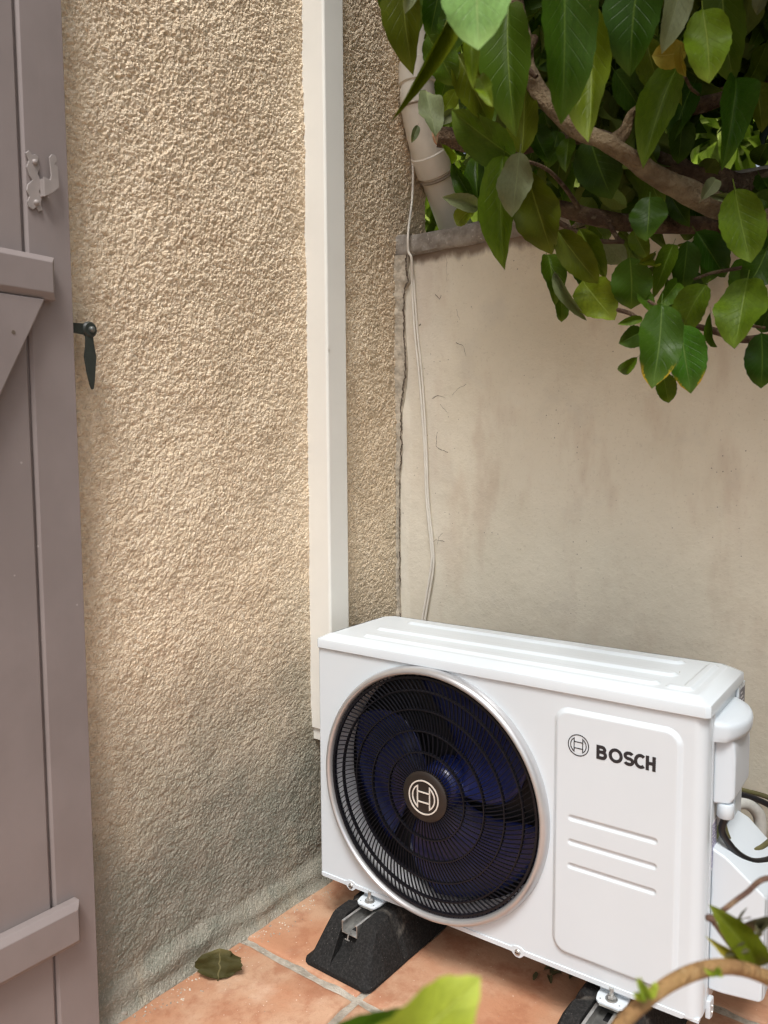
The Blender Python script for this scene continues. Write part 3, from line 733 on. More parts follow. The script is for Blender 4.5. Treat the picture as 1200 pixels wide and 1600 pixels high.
# fan ring
ring = mobj('fan_surround', lathe([(.2572, .0010), (.2568, -.006), (.2552, -.012), (.2525, -.0165), (.2492, -.0192), (.2458, -.0190), (.2432, -.0168), (.2415, -.012), (.2405, -.004), (.2402, .008)], (FC[0], 0, FC[1]), n=192), MS['silver'], ac, smooth=180)
mobj('shroud', lathe([(.2400, .006), (.2388, .012), (.2385, .062)], (FC[0], 0, FC[1]), n=128), MS['shroud'], ac, smooth=180)
mobj('motor_plate', lathe([(0, .150), (.262, .150)], (FC[0], 0, FC[1]), n=64), MS['dark'], ac)
mobj('coil_chamber', box(.010, .543, .110, .240, .006, .506), MS['dark'], ac).data.flip_normals()
# grille
def gy(r): return -.0105-.0065*math.cos(min(1, r/.2385)*math.pi/2)
def grille():
    V, Fc = [], []; 
    def swirl(r):
        t = max(0, (r-.047)/(.2395-.047)); return .12*t+.24*t**1.6
    NS = 66
    for k in range(2*NS):
        r0 = .047 if k % 2 == 0 else .1285
        a0 = 2*math.pi*k/(2*NS); n = 12 if k % 2 == 0 else 8; b0 = len(V)
        for i in range(n+1):
            r = r0+(.2395-r0)*i/n; a = -(a0)+(swirl(r))     # counter-clockwise outward seen from the front
            c, s = math.cos(a), math.sin(a); x, z = FC[0]+r*c, FC[1]+r*s
            da = .001; r2 = r+da; a2 = -(a0)+swirl(r2); tx, tz = r2*math.cos(a2)-r*c, r2*math.sin(a2)-r*s; l = math.hypot(tx, tz); tx /= l; tz /= l
            w = .00080; dp_ = .0036; y = gy(r)
            nx, nz = -tz*w, tx*w
            V += [(x+nx*.6, y, z+nz*.6), (x-nx*.6, y, z-nz*.6), (x-nx, y+dp_, z-nz), (x+nx, y+dp_, z+nz)]
        for i in range(n):
            for j in range(4): a_ = b0+i*4+j; b_ = b0+i*4+(j+1) % 4; Fc.append((a_, b_, b_+4, a_+4))
    return mesh(V, Fc)
gr = mobj('grille_bars', grille(), MS['black'], ac); gr['kind'] = 'stuff'
for r in (.0875, .130, .172, .2095, .2355):
    w = .0012 if r < .23 else .0022
    mobj('grille_ring', lathe([(r-w, gy(r)-.0010), (r+w, gy(r)-.0010), (r+w, gy(r)+.007), (r-w, gy(r)+.007)], (FC[0], 0, FC[1]), n=128, closed=True), MS['black'], ac, smooth=35)
hub = mobj('hub_plate', lathe([(0, gy(0)-.0035), (.040, gy(0)-.0035), (.047, gy(0)-.0028), (.0505, gy(0)-.0005), (.051, gy(0)+.006)], (FC[0], 0, FC[1]), n=96), MS['hub'], ac, smooth=40)
def emblem(cx, cz, y0, y1, Ro, lw, m, parent):
    def arc(r, a0, a1, n=40): return [(cx+r*math.cos(a0+(a1-a0)*k/n), cz+r*math.sin(a0+(a1-a0)*k/n)) for k in range(n+1)]
    def stroke(pts, closed=False):
        V, Fc = [], []; n = len(pts)
        for i, p in enumerate(pts):
            a = pts[(i-1) % n] if closed or i > 0 else p; b = pts[(i+1) % n] if closed or i < n-1 else p
            t1 = Vector((p[0]-a[0], p[1]-a[1])); t2 = Vector((b[0]-p[0], b[1]-p[1]))
            if t1.length < 1e-9: t1 = t2
            if t2.length < 1e-9: t2 = t1
            t1.normalize(); t2.normalize(); t = (t1+t2)
            if t.length < 1e-6: t = t1
            t.normalize(); s = Vector((-t.y, t.x)); k = lw/2/max(.35, s.dot(Vector((-t1.y, t1.x))))
            for sg, y in ((1, y0), (-1, y0), (-1, y1), (1, y1)): V.append((p[0]+sg*s.x*k, y, p[1]+sg*s.y*k))
        m_ = n if closed else n-1
        for i in range(m_):
            for j in range(4):
                a_ = i*4+j; b_ = i*4+(j+1) % 4; c_ = ((i+1) % n)*4+(j+1) % 4; d_2 = ((i+1) % n)*4+j; Fc.append((a_, b_, c_, d_2))
        return V, Fc
    V, Fc = [], []
    def add(vf):
        b = len(V); V.extend(vf[0]); Fc.extend([tuple(i+b for i in f) for f in vf[1]])
    add(stroke(arc(Ro, 0, 2*math.pi, 72)[:-1], True))
    ri = Ro*.76; xb = Ro*.42; a = math.acos(xb/ri)
    add(stroke(arc(ri, -a, a, 30), True)); add(stroke(arc(ri, math.pi-a, math.pi+a, 30), True))
    for s in (1, -1): add(stroke([(cx-xb, cz+s*Ro*.30), (cx+xb, cz+s*Ro*.30)]))
    me = mesh(V, Fc); bm = bmesh.new(); bm.from_mesh(me); bmesh.ops.recalc_face_normals(bm, faces=bm.faces); bm.to_mesh(me); bm.free()
    return mobj('emblem', me, m, parent)
emblem(FC[0], FC[1], gy(0)-.0050, gy(0)-.0036, .0335, .0026, MS['emb'], hub)
emblem(.594, .4235, -.0066, -.0060, .0185, .0015, MS['ink'], acc)
# lettering
def strokes(name, lines, lw, y0, y1, m, parent):
    V, Fc = [], []
    for q, (pts, closed) in enumerate(lines):
        n = len(pts); b = len(V); yy = y0-.00012*q
        for i, p in enumerate(pts):
            a_ = pts[(i-1) % n] if closed or i > 0 else p; c_ = pts[(i+1) % n] if closed or i < n-1 else p
            t1 = Vector((p[0]-a_[0], p[1]-a_[1])); t2 = Vector((c_[0]-p[0], c_[1]-p[1]))
            if t1.length < 1e-9: t1 = t2
            if t2.length < 1e-9: t2 = t1
            t1.normalize(); t2.normalize(); t = (t1+t2).normalized(); sd_ = Vector((-t.y, t.x)); k = lw/2/max(.5, sd_.dot(Vector((-t1.y, t1.x))))
            for sg, y in ((1, yy), (-1, yy), (-1, y1), (1, y1)): V.append((p[0]+sg*sd_.x*k, y, p[1]+sg*sd_.y*k))
        for i in range(n if closed else n-1):
            for j in range(4): Fc.append((b+i*4+j, b+i*4+(j+1) % 4, b+((i+1) % n)*4+(j+1) % 4, b+((i+1) % n)*4+j))
        if not closed: Fc.append((b, b+1, b+2, b+3)); e_ = b+(n-1)*4; Fc.append((e_+3, e_+2, e_+1, e_))
    me = mesh(V, Fc); bm = bmesh.new(); bm.from_mesh(me); bmesh.ops.recalc_face_normals(bm, faces=bm.faces); bm.to_mesh(me); bm.free()
    return mobj(name, me, m, parent)
def earc(cx, cz, rx, rz, a0, a1, n=16): return [(cx+rx*math.cos(R(a0+(a1-a0)*k/n)), cz+rz*math.sin(R(a0+(a1-a0)*k/n))) for k in range(n+1)]
LH, LW_ = .0247, .0056; zb = .4073; hh_ = LH/2; g2_ = LW_/2; ty0, ty1 = -.0064, -.0058
x = .6263; zm = zb+LH*.53
strokes('letter', [([(x+g2_, zb), (x+g2_, zb+LH)], 0), ([(x+g2_, zb+LH-g2_), (x+.0095, zb+LH-g2_)]+earc(x+.0095, (zb+LH-g2_+zm)/2, .0050, (zb+LH-g2_-zm)/2, 90, -90)[1:]+[(x+g2_, zm)], 0),
        ([(x+g2_, zm), (x+.0105, zm)]+earc(x+.0105, (zb+g2_+zm)/2, .0055, (zm-zb-g2_)/2, 90, -90)[1:]+[(x+g2_, zb+g2_)], 0)], LW_, ty0, ty1, MS['ink'], acc)
x = .6478; strokes('letter', [(earc(x+.0122, zb+hh_, .0122-g2_, hh_-g2_+.0003, 0, 360, 40)[:-1], 1)], LW_, ty0, ty1, MS['ink'], acc)
x = .6736; zc_ = zb+hh_; rz_ = (LH-LW_)/4
strokes('letter', [(earc(x+.0090, zc_+rz_, .0062, rz_, 30, 90, 8)+earc(x+.0085, zc_+rz_, .0060, rz_, 90, 250, 12)[1:]+[(x+.0092, zc_)]+earc(x+.0092, zc_-rz_, .0062, rz_, 80, -90, 12)+earc(x+.0085, zc_-rz_, .0066, rz_, -90, -155, 8)[1:], 0)], LW_, ty0, ty1, MS['ink'], acc)
x = .6920; strokes('letter', [(earc(x+.0100, zc_, .0100-g2_+.001, hh_-g2_+.0003, 48, 312, 30), 0)], LW_, ty0, ty1, MS['ink'], acc)
x = .7105; w_ = .0165
strokes('letter', [([(x+g2_, zb), (x+g2_, zb+LH)], 0), ([(x+w_-g2_, zb), (x+w_-g2_, zb+LH)], 0), ([(x+g2_, zc_), (x+w_-g2_, zc_)], 0)], LW_, ty0, ty1, MS['ink'], acc)
# fan rotor
def rotor():
    V, Fc = [], []; NB = 3; nr, na = 16, 18
    for b in range(NB):
        base = 2*math.pi*b/NB+2.75; b0 = len(V)
        for i in range(nr+1):
            r = .045+(.226-.045)*i/nr; t = i/nr
            sweep = .55*t**1.5; span = 1.25+.55*math.sin(t*math.pi*.75)-.25*t*t
            for j in range(na+1):
                s = j/na; a = base+sweep+span*(s-.5)
                pit = .055*(s-.5)*(1-.25*t)+.010*math.sin(s*math.pi)
                V.append((FC[0]+r*math.cos(a), .058+pit, FC[1]+r*math.sin(a)))
        for i in range(nr):
            for j in range(na): q = b0+i*(na+1)+j; Fc.append((q, q+1, q+na+2, q+na+1))
    return mesh(V, Fc)
ro = thing  # (rotor is a part of the unit)
rb = mobj('fan_rotor', rotor(), MS['navy'], ac, smooth=180); s_ = rb.modifiers.new('s', 'SOLIDIFY'); s_.thickness = .003
mobj('rotor_cap', lathe([(0, .022), (.030, .023), (.046, .030), (.050, .05), (.050, .09)], (FC[0], 0, FC[1]), n=64), MS['navy'], rb, smooth=60)
# handle cover on the right side
def handle():
    V, Fc = [], []
    prof = []   # plan outline (x out, y) of the grip ledge
    n = 18; pts = []
    for k in range(n+1):
        t = k/n; y = .037+.165*t; o = .0435*(max(0, math.sin(math.pi*t))**.42) if 0 < t < 1 else 0
        pts.append((o, y))
    zs = [(.4955, .0), (.4955, .5), (.494, .88), (.491, .965), (.486, 1.0), (.476, .99), (.469, .95), (.4665, .88), (.466, .0)]
    for z, k in zs:
        for o, y in pts:
            slope = -.006*k
            V.append((.8035+o*k, y, z+slope))
    m_ = n+1
    for i in range(len(zs)-1):
        for k in range(n): Fc.append((i*m_+k, i*m_+k+1, (i+1)*m_+k+1, (i+1)*m_+k))
    me = mesh(V, Fc); bm = bmesh.new(); bm.from_mesh(me); bmesh.ops.recalc_face_normals(bm, faces=bm.faces); bm.to_mesh(me); bm.free(); return me
mobj('handle', handle(), MS['whitep'], ac, smooth=50)
def tcover():
    prf = [(.8035, .4655), (.829, .4655), (.833, .452), (.835, .432), (.835, .362), (.828, .351), (.8035, .351)]
    me = prism([(p[0], p[1]) for p in prf], 1, .052, .190)
    bm = bmesh.new(); bm.from_mesh(me)
    for v in bm.verts:
        if v.co.x > .81: v.co.y += .012 if v.co.y < .1 else -.012
    bm.to_mesh(me); bm.free(); return me
mobj('terminal_cover', tcover(), MS['whitep'], ac, bevel=.005, seg=3)
mobj('cable_gland', lathe([(0, .002), (.0125, .002), (.0135, 0), (.0135, -.020), (.012, -.022), (0, -.022)], (.8205, .069, .349), axis=2, n=28), MS['whitep'], ac, smooth=40)
stk = mobj('wiring_label', box(.8037, .8041, .047, .110, .235, .318), MS['paper'], ac)
rl = random.Random(4)
for c in range(6):
    y = .050+.006*c; z = .314
    while z > .242:
        hgt = rl.uniform(.003, .010); mobj('label_print', box(.8042, .8043, y, y+.0028, max(.24, z-hgt), z), MS['violet'], stk); z -= hgt+.002
mobj('green_label', box(.8042, .8045, .088, .108, .275, .298), mat_plain('olive_label', (.28, .34, .10), .5, var=.1), ac)
def vcover():
    V, Fc = [], []
    L = [((.8037, .056, .026), (.8037, .235, .026), (.8037, .235, .274), (.8037, .056, .274)),
         ((.826, .056, .026), (.826, .235, .026), (.826, .235, .264), (.826, .056, .264)),
         ((.884, .062, .030), (.884, .228, .030), (.884, .228, .214), (.884, .062, .214)),
         ((.889, .068, .036), (.889, .220, .036), (.889, .220, .207), (.889, .068, .207))]
    for l in L: V += l
    for i in range(3):
        for k in range(4): Fc.append((i*4+k, i*4+(k+1) % 4, i*4+4+(k+1) % 4, i*4+4+k))
    Fc.append((12, 13, 14, 15)); Fc.append((3, 2, 1, 0))
    me = mesh(V, Fc); bm = bmesh.new(); bm.from_mesh(me); bmesh.ops.recalc_face_normals(bm, faces=bm.faces); bm.to_mesh(me); bm.free(); return me
mobj('valve_cover', vcover(), MS['whitep'], ac, bevel=.006, seg=3)
mobj('valve_cover_lug', prism([(.040, -.016), (.056, -.022), (.066, -.016), (.066, .012), (.040, .016)], 0, .8037, .812), MS['whitep'], ac, bevel=.002)
for z in (-.009, .002): mobj('lug_screw', lathe([(0, .002), (.0022, .0016), (.0028, 0)], (.8122, .052, z), axis=0, n=10), MS['zinc'], ac)
# feet: white brackets with bolt, nuts and washers
def foot(cx):
    f = mobj('foot_bracket', prism([(cx-.0265, -.002), (cx-.0235, -.016), (cx-.018, -.021), (cx+.018, -.021), (cx+.0235, -.016), (cx+.0265, -.002), (cx+.0265, .235), (cx-.0265, .235)], 2, -.0215, -.0165), MS['white'], ac, bevel=.0012)
    mobj('bracket_web', box(cx-.0265, cx+.0265, .012, .215, -.0165, -.0042), MS['white'], f)
    mobj('bolt', tube([(cx, -.004, -.034), (cx, -.004, .004)], .0038, 14), MS['zinc'], f, smooth=50)
    mobj('washer', lathe([(0, .0016), (.0105, .0016), (.011, 0), (.0, 0)], (cx, -.004, -.0164), axis=2, n=28), MS['zinc'], f, smooth=40)
    for z in (-.0147, -.0270): mobj('nut', lathe([(0, .0062), (.0066, .0062), (.0076, .005), (.0076, .001), (.0066, 0), (0, 0)], (cx, -.004, z), axis=2, n=6), MS['zinc'], f)
    mobj('square_washer', box(cx-.018, cx+.018, -.019, .017, -.0262, -.0217), MS['zinc'], f, bevel=.0008, seg=1)
    for dx in (-.017, .017): mobj('pin_hole', lathe([(0, .0001), (.0014, .0001)], (cx+dx, -.013, -.0165), axis=2, n=10), MS['dark'], f)
foot(.137); foot(.660)

# ================================================================ RUBBER MOUNTING BLOCKS
def block_mesh():
    """front half shape repeated; x across, y along; origin at the base centre-front"""
    L, w, h = .40, .0875, .094; V = []; 
    def sec(y, wb, wt, ht, cw, cd):
        # outline across x, from left bottom over the top with the channel notch
        return [(-wb, y, 0), (-wb, y, .006), (-wt-.006, y, ht-.006), (-wt, y, ht), (-cw, y, ht), (-cw, y, ht-cd), (cw, y, ht-cd), (cw, y, ht), (wt, y, ht), (wt+.006, y, ht-.006), (wb, y, .006), (wb, y, 0)]
    S = [sec(0, .070, .062, .010, .012, .001), sec(.004, .080, .066, .014, .014, .001), sec(.014, .0865, .064, .024, .018, .004), sec(.050, .0875, .056, .070, .0225, .040), sec(.066, .0875, .052, .090, .0235, .034), sec(.072, .0875, .051, .094, .0235, .034)]
    ys = [.110, .118, .128, .136, .20, .264, .272, .282, .29]
    for y, pinch in zip(ys, [0, .010, .010, 0, 0, 0, .010, .010, 0]):
        s = sec(y, .0875, .051, .094, .0235, .034)
        s = [(x, yy, z) if not (abs(x) < .06 and .0 < z and abs(x) > .045) else (x-math.copysign(pinch, x), yy, z) for x, yy, z in s]; S.append(s)
    for s in [sec(.072, .0875, .051, .094, .0235, .034), sec(.066, .0875, .052, .090, .0235, .034), sec(.050, .0875, .056, .070, .0225, .040), sec(.014, .0865, .064, .024, .018, .004), sec(.004, .080, .066, .014, .014, .001), sec(0, .070, .062, .010, .012, .001)]:
        S.append([(x, L-y, z) for x, y, z in s])
    V = [v for s in S for v in s]; n = 12; Fc = []
    for i in range(len(S)-1):
        for k in range(n): Fc.append((i*n+k, i*n+(k+1) % n, (i+1)*n+(k+1) % n, (i+1)*n+k))
    Fc.append(tuple(range(n))); Fc.append(tuple(range(len(V)-1, len(V)-n-1, -1)))
    me = mesh(V, Fc); bm = bmesh.new(); bm.from_mesh(me); bmesh.ops.recalc_face_normals(bm, faces=bm.faces); bm.to_mesh(me); bm.free(); return me
def rail_mesh():
    a, t, h = .0205, .0022, .026; lip = .006
    pts = [(-a, 0), (a, 0), (a, h), (a-lip, h), (a-lip, h-t), (a-t, h-t), (a-t, t), (-a+t, t), (-a+t, h-t), (-a+lip, h-t), (-a+lip, h), (-a, h)]
    return prism(pts, 1, .050, .352)
def make_block(x, label):
    b = thing('mounting_block', label, 'mounting block', (x, -.121, FZ+.0005), .0, 'rubber blocks under the outdoor unit')
    mobj('rubber_body', block_mesh(), MS['rubber'], b, bevel=.004, seg=2)
    r = mobj('mounting_rail', rail_mesh(), MS['zinc'], b, bevel=.0005, seg=1); r.location = (0, 0, .064)
    for k in range(5): h = mobj('rail_slot', box(-.006, .006, .066+.058*k, .090+.058*k, .0023, .0026), MS['dark'], r)
    t = mobj('rail_clip', tube([(0, .043, .058), (0, .046, .066), (0, .056, .0675)], .0016, 6), MS['zinc'], b)
    mobj('clip_bar', tube([(-.006, .043, .058), (.006, .043, .058)], .0015, 6), MS['zinc'], t)
    return b
make_block(.1395, 'black rubber block with steel rail under the fan end of the unit')
make_block(.655, 'black rubber block with steel rail under the right end of the unit')

# ================================================================ CABLES AND HOSE BEHIND THE UNIT
def acw(x, y, z):
    c, s = math.cos(.02845), math.sin(.02845); return Vector((c*x-s*y, s*x+c*y, z))
def pathobj(name, pts, r, m, label, cat, sub=None, n=12):
    me = tube([Vector(p) for p in spline([tuple(p) for p in pts], 8)], r, n); o = mobj(name, me, m, smooth=80); tag(o, label, cat); return o
kz = acw(.8205, .069, .328)
pathobj('power_cable', [kz+Vector((0, 0, .02)), kz, at((1128, 1298), 1.335), at((1142, 1322), 1.34), at((1162, 1340), 1.35), at((1185, 1346), 1.37), at((1215, 1335), 1.42), at((1235, 1300), 1.50), at((1215, 1268), 1.56), at((1185, 1250), 1.57), at((1150, 1240), 1.57), at((1120, 1240), 1.57)],
        .0058, MS['blackcable'], 'black power cable looping from the gland beside the valve cover', 'cable')
pathobj('control_cable', [at((1128, 1270), 1.37), at((1134, 1300), 1.375), at((1146, 1322), 1.38), at((1166, 1330), 1.38), at((1185, 1326), 1.40), at((1200, 1316), 1.43), at((1230, 1290), 1.50), at((1225, 1268), 1.58), at((1200, 1246), 1.60), at((1150, 1232), 1.60)],
        .0048, MS['tape'], 'olive sheathed cable crossing inside the black cable loop', 'cable')
pathobj('drain_hose', [at((1130, 1262), 1.57), at((1150, 1255), 1.57), at((1170, 1256), 1.575), at((1186, 1274), 1.58), at((1188, 1300), 1.58), at((1180, 1325), 1.58), at((1172, 1350), 1.57), at((1168, 1420), 1.57)],
        .0125, MS['hose'], 'white foam insulated hose curling behind the right end of the unit', 'hose', n=20)

# ================================================================ LAUREL
def leaf_mesh(seed, bend, fold, wav, fat=1.0, simple=False):
    r = random.Random(seed); nu, nv = (2, 4) if simple else (8, 18); V, Fc, UV = [], [], []
    ph = r.uniform(0, 6); asym = r.uniform(-.06, .06); notch = r.uniform(.2, .8)
    for j in range(nv+1):
        v = j/nv; w = .5*(max(0, math.sin(math.pi*v**.90))**.62)*fat if 0 < v < 1 else .004
        w *= 1-.30*max(0, (v-.84)/.16) if not simple else 1
        for i in range(nu+1):
            u = i/nu*2-1; ser = 0
            if abs(u) > .9 and 0 < j < nv and not simple: ser = .014*math.sin(j*2.4+ph)
            x = u*(w+ser)+asym*math.sin(v*math.pi)*.6; z = fold*abs(u)*w*2-bend*(v-.3)**2*1.0+bend*.09+wav*math.sin(v*9+ph+u)*abs(u)*w+.012*u*math.sin(v*4+ph)
            V.append((x, v, z)); UV.append((i/nu, v))
    n = nu+1
    for j in range(nv):
        for i in range(nu): Fc.append((j*n+i, j*n+i+1, (j+1)*n+i+1, (j+1)*n+i))
    nb = len(Fc); lv = len(V)
    if not simple:   # petiole
        for y, rr_ in ((.04, .014), (-.06, .011), (-.13, .013)):
            for k in range(4): V.append((rr_*math.cos(k*math.pi/2)*1.0, y, rr_*.6*math.sin(k*math.pi/2)-bend*(.09 if y > 0 else .02))); UV.append((.5, .02))
        for a in range(2):
            for k in range(4): Fc.append((lv+a*4+k, lv+a*4+(k+1) % 4, lv+a*4+4+(k+1) % 4, lv+a*4+4+k))
    me = mesh(V, Fc); uv = me.uv_layers.new(name='UVMap')
    for l in me.loops: uv.data[l.index].uv = UV[l.vertex_index]
    me.shade_smooth(); return me
LV = [(s, b, f, w, k) for s, b, f, w, k in ((1, .35, .16, .10, 1), (2, .65, .24, .16, 1), (3, -.25, .18, .12, 1), (4, .18, .10, .18, 1.0), (5, .85, .30, .10, 1), (6, .45, .08, .22, 1.0))]
LM = {}
def leafme(var, kind):
    k = (var, kind)
    if k not in LM:
        me = leaf_mesh(*LV[var]); me.materials.append(G[kind]); LM[k] = me
    return LM[k]
tree = thing('cherry_laurel', 'large leafed laurel overhanging the garden wall from the right', 'tree', (1.55, .18, FZ))
TL = tree.location.copy()
leafcount = 0
def put_leaf(base, tip, wpx, dist, kind='mid', dd=None, roll=0.0, var=None, parent=None, flip=False, rr=None):
    """base, tip: where the stalk end and the point of the leaf are seen; dist in metres; the leaf is a real 3-D blade there"""
    global leafcount
    rr = rr or rnd
    if dd is None: dd = rr.uniform(-.035, .035)
    a = at(base, dist); b = at(tip, dist+dd); ax = b-a; L = ax.length; y = ax.normalized()
    view = (Vector(CAM)-(a+b)/2).normalized(); x = y.cross(view).normalized(); z = x.cross(y)
    if roll == 0.0: roll = rr.uniform(-.35, .35)
    q = Matrix.Rotation(roll, 3, y); x = q@x; z = q@z
    if flip: z = -z; x = -x
    w = wpx/FPX*dist/max(.5, math.cos(roll))
    o = bpy.data.objects.new('leaf', leafme(rr.randrange(6) if var is None else var, kind)); p_ = parent or tree
    link(o, p_); s = Matrix((( x.x*w, y.x*L, z.x*L), (x.y*w, y.y*L, z.y*L), (x.z*w, y.z*L, z.z*L))).to_4x4(); s.translation = a-p_.location
    o.matrix_local = s; leafcount += 1
    return o
K = [
 # base, tip, width, distance, kind, [var]
 ((742, -95), (748, 82), 112, .80, 'pale', 2), ((737, 55), (739, 128), 26, .86, 'bright', 0), ((748, 122), (768, 162), 26, .86, 'bright', 3),
 ((628, -70), (640, 112), 60, 1.15, 'olive', 0), ((652, -60), (634, 20), 26, 1.1, 'grey', 3), ((706, 5), (636, 168), 24, 1.05, 'olive', 4),
 ((668, 55), (711, 134), 52, 1.22, 'mid', 3), ((716, 85), (767, 190), 58, 1.25, 'olive', 1), ((795, 5), (800, 200), 78, 1.18, 'mid', 0),
 ((681, 213), (666, 135), 38, 1.3, 'grey', 3), ((678, 192), (713, 172), 18, 1.42, 'grey', 0), ((712, 140), (688, 180), 26, 1.45, 'bright', 3), ((653, 196), (644, 222), 12, 1.35, 'grey', 0),
 ((804, 246), (704, 178), 62, 1.32, 'mid', 0), ((815, 243), (822, 128), 50, 1.38, 'olive', 2), ((812, 238), (798, 338), 52, 1.24, 'grey', 3),
 ((787, 243), (782, 415), 54, 1.30, 'mid', 0), ((822, 268), (860, 400), 68, 1.27, 'olive', 3), ((748, 325), (740, 235), 34, 1.42, 'dark', 1), ((744, 320), (702, 255), 24, 1.4, 'dark', 1),
 ((747, 325), (697, 308), 26, 1.38, 'grey', 4), ((744, 322), (709, 352), 28, 1.40, 'bright', 1), ((765, 230), (772, 320), 40, 1.42, 'mid', 0),
 ((880, -60), (886, 182), 86, 1.02, 'dark', 0), ((922, 10), (926, 230), 74, 1.10, 'bright', 2), ((1003, -60), (982, 112), 88, 1.08, 'dark', 0), ((1066, -30), (1040, 75), 44, 1.14, 'grey', 0),
 ((1074, 80), (1018, 88), 42, 1.22, 'yellow', 3), ((1064, 70), (1068, 122), 15, 1.21, 'yellow', 1), ((1098, 15), (1109, 126), 70, 1.15, 'bright', 3), ((1128, -40), (1143, 130), 66, 1.22, 'mid', 0),
 ((1150, 122), (1139, 245), 50, 1.25, 'dark', 1), ((1058, 105), (1004, 248), 58, 1.30, 'mid', 0), ((1066, 185), (1062, 255), 40, 1.4, 'dark', 0), ((1204, -25), (1180, 22), 24, 1.2, 'grey', 1),
 ((1148, 295), (1172, 412), 68, 1.16, 'mid', 2), ((1198, 390), (1166, 452), 56, 1.22, 'dark', 3), ((1168, 435), (1146, 540), 72, 1.20, 'mid', 3), ((1190, 520), (1189, 607), 52, 1.2, 'dark', 3), ((1205, 480), (1188, 522), 30, 1.3, 'dark', 0),
 ((1104, 445), (1060, 522), 52, 1.24, 'mid', 1), ((1034, 475), (1021, 604), 68, 1.16, 'spot', 3), ((1062, 508), (1082, 611), 62, 1.20, 'spot', 0), ((1036, 582), (1046, 630), 32, 1.22, 'mid', 0),
 ((1003, 518), (970, 537), 34, 1.24, 'dark', 0), ((996, 558), (964, 585), 20, 1.25, 'mid', 4), ((1004, 498), (967, 506), 14, 1.24, 'mid', 0),
 ((984, 402), (986, 484), 64, 1.28, 'mid', 3), ((998, 412), (1032, 402), 24, 1.27, 'olive', 1), ((871, 360), (935, 443), 48, 1.30, 'olive', 0), ((910, 438), (957, 495), 60, 1.34, 'bright', 5),
 ((855, 398), (872, 467), 38, 1.36, 'mid', 1), ((876, 458), (878, 504), 22, 1.36, 'mid', 3), ((866, 425), (911, 501), 18, 1.33, 'grey', 4), ((905, 358), (948, 432), 32, 1.36, 'olive', 1),
 ((1052, 382), (1023, 457), 30, 1.3, 'mid', 4), ((1074, 376), (1068, 454), 40, 1.3, 'dark', 0), ((1088, 362), (1137, 432), 48, 1.33, 'dark', 1), ((1015, 308), (1009, 374), 56, 1.25, 'dark', 3),
 ((922, 215), (955, 308), 74, 1.36, 'dark', 0), ((884, 228), (868, 292), 42, 1.45, 'mid', 1), ((872, 205), (856, 262), 34, 1.45, 'mid', 3), ((1096, 312), (1123, 274), 24, 1.22, 'grey', 1), ((1108, 306), (1145, 311), 14, 1.22, 'grey', 4),
 ((1204, 318), (1176, 308), 34, 1.25, 'dark', 1), ((925, 345), (950, 378), 34, 1.5, 'mid', 0), ((945, 375), (975, 415), 34, 1.45, 'grey', 3), ((990, 360), (1012, 402), 30, 1.42, 'olive', 0),
 ((1110, 488), (1116, 551), 13, 1.24, 'mid', 4), ((1060, 440), (1030, 480), 30, 1.32, 'mid', 0), ((900, 395), (925, 455), 40, 1.42, 'dark', 0), ((1120, 375), (1105, 440), 44, 1.4, 'dark', 0),
 ((1200, 350), (1165, 400), 46, 1.4, 'dark', 1), ((960, 110), (1010, 180), 50, 1.4, 'dark', 0), ((1010, 60), (1035, 150), 46, 1.38, 'olive', 1), ((1085, 130), (1050, 215), 44, 1.42, 'dark', 0),
 ((850, 20), (838, 110), 40, 1.45, 'dark', 1), ((690, -30), (672, 60), 44, 1.38, 'dark', 0), ((725, 15), (700, 80), 50, 1.4, 'dark', 1), ((700, 110), (690, 160), 36, 1.5, 'mid', 1),
 ((760, 150), (750, 215), 44, 1.45, 'mid', 0), ((850, 175), (865, 225), 30, 1.5, 'mid', 0), ((995, 240), (970, 300), 42, 1.5, 'dark', 1), ((1045, 300), (1075, 350), 34, 1.45, 'dark', 0),
 ((600, -30), (596, 12), 22, 1.2, 'olive', 3), ((612, -40), (606, 45), 24, 1.2, 'mid', 1), ((1180, 130), (1195, 200), 40, 1.4, 'olive', 1), ((1200, 225), (1180, 262), 30, 1.45, 'mid', 4),
 ((690, 225), (712, 262), 12, 1.36, 'bright', 4), ((1000, 455), (1020, 485), 22, 1.3, 'mid', 0), ((1165, 505), (1150, 528), 22, 1.3, 'dark', 0),
]
for k in K:
    put_leaf(k[0], k[1], k[2], k[3], k[4], var=k[5])
# branches
def branch(pix, mat, name='branch', jit=.34, n=24, pre=(), post=()):
    """pix: (x, y, width px, distance)"""
    P = []
    for x, y, w, d in pix: p = at((x, y), d); P.append((p.x, p.y, p.z, w/FPX*d/2))
    P = list(pre)+P+list(post)
    S = spline(P, 16); me = tube([s[:3] for s in S], [max(.0008, s[3]) for s in S], n, jit=jit)
    return mobj(name, local(me, tree), mat, tree, smooth=80)
branch([(1180, 345, 37, 1.40), (1110, 318, 38, 1.36), (1055, 290, 34, 1.34), (1000, 258, 30, 1.32), (955, 226, 27, 1.31), (905, 203, 24, 1.32), (862, 168, 24, 1.34), (828, 120, 26, 1.36), (812, 60, 30, 1.38), (800, -20, 30, 1.4)], MS['bark2'], pre=[(1.44, .20, 1.02, .042), (1.18, .25, 1.22, .030), (.98, .27, 1.30, .023)])
branch([(1200, 290, 52, 1.50), (1110, 284, 43, 1.49), (1050, 258, 28, 1.48), (1010, 238, 19, 1.47)], MS['bark'], pre=[(1.40, .20, 1.40, .045), (1.08, .27, 1.43, .037)])
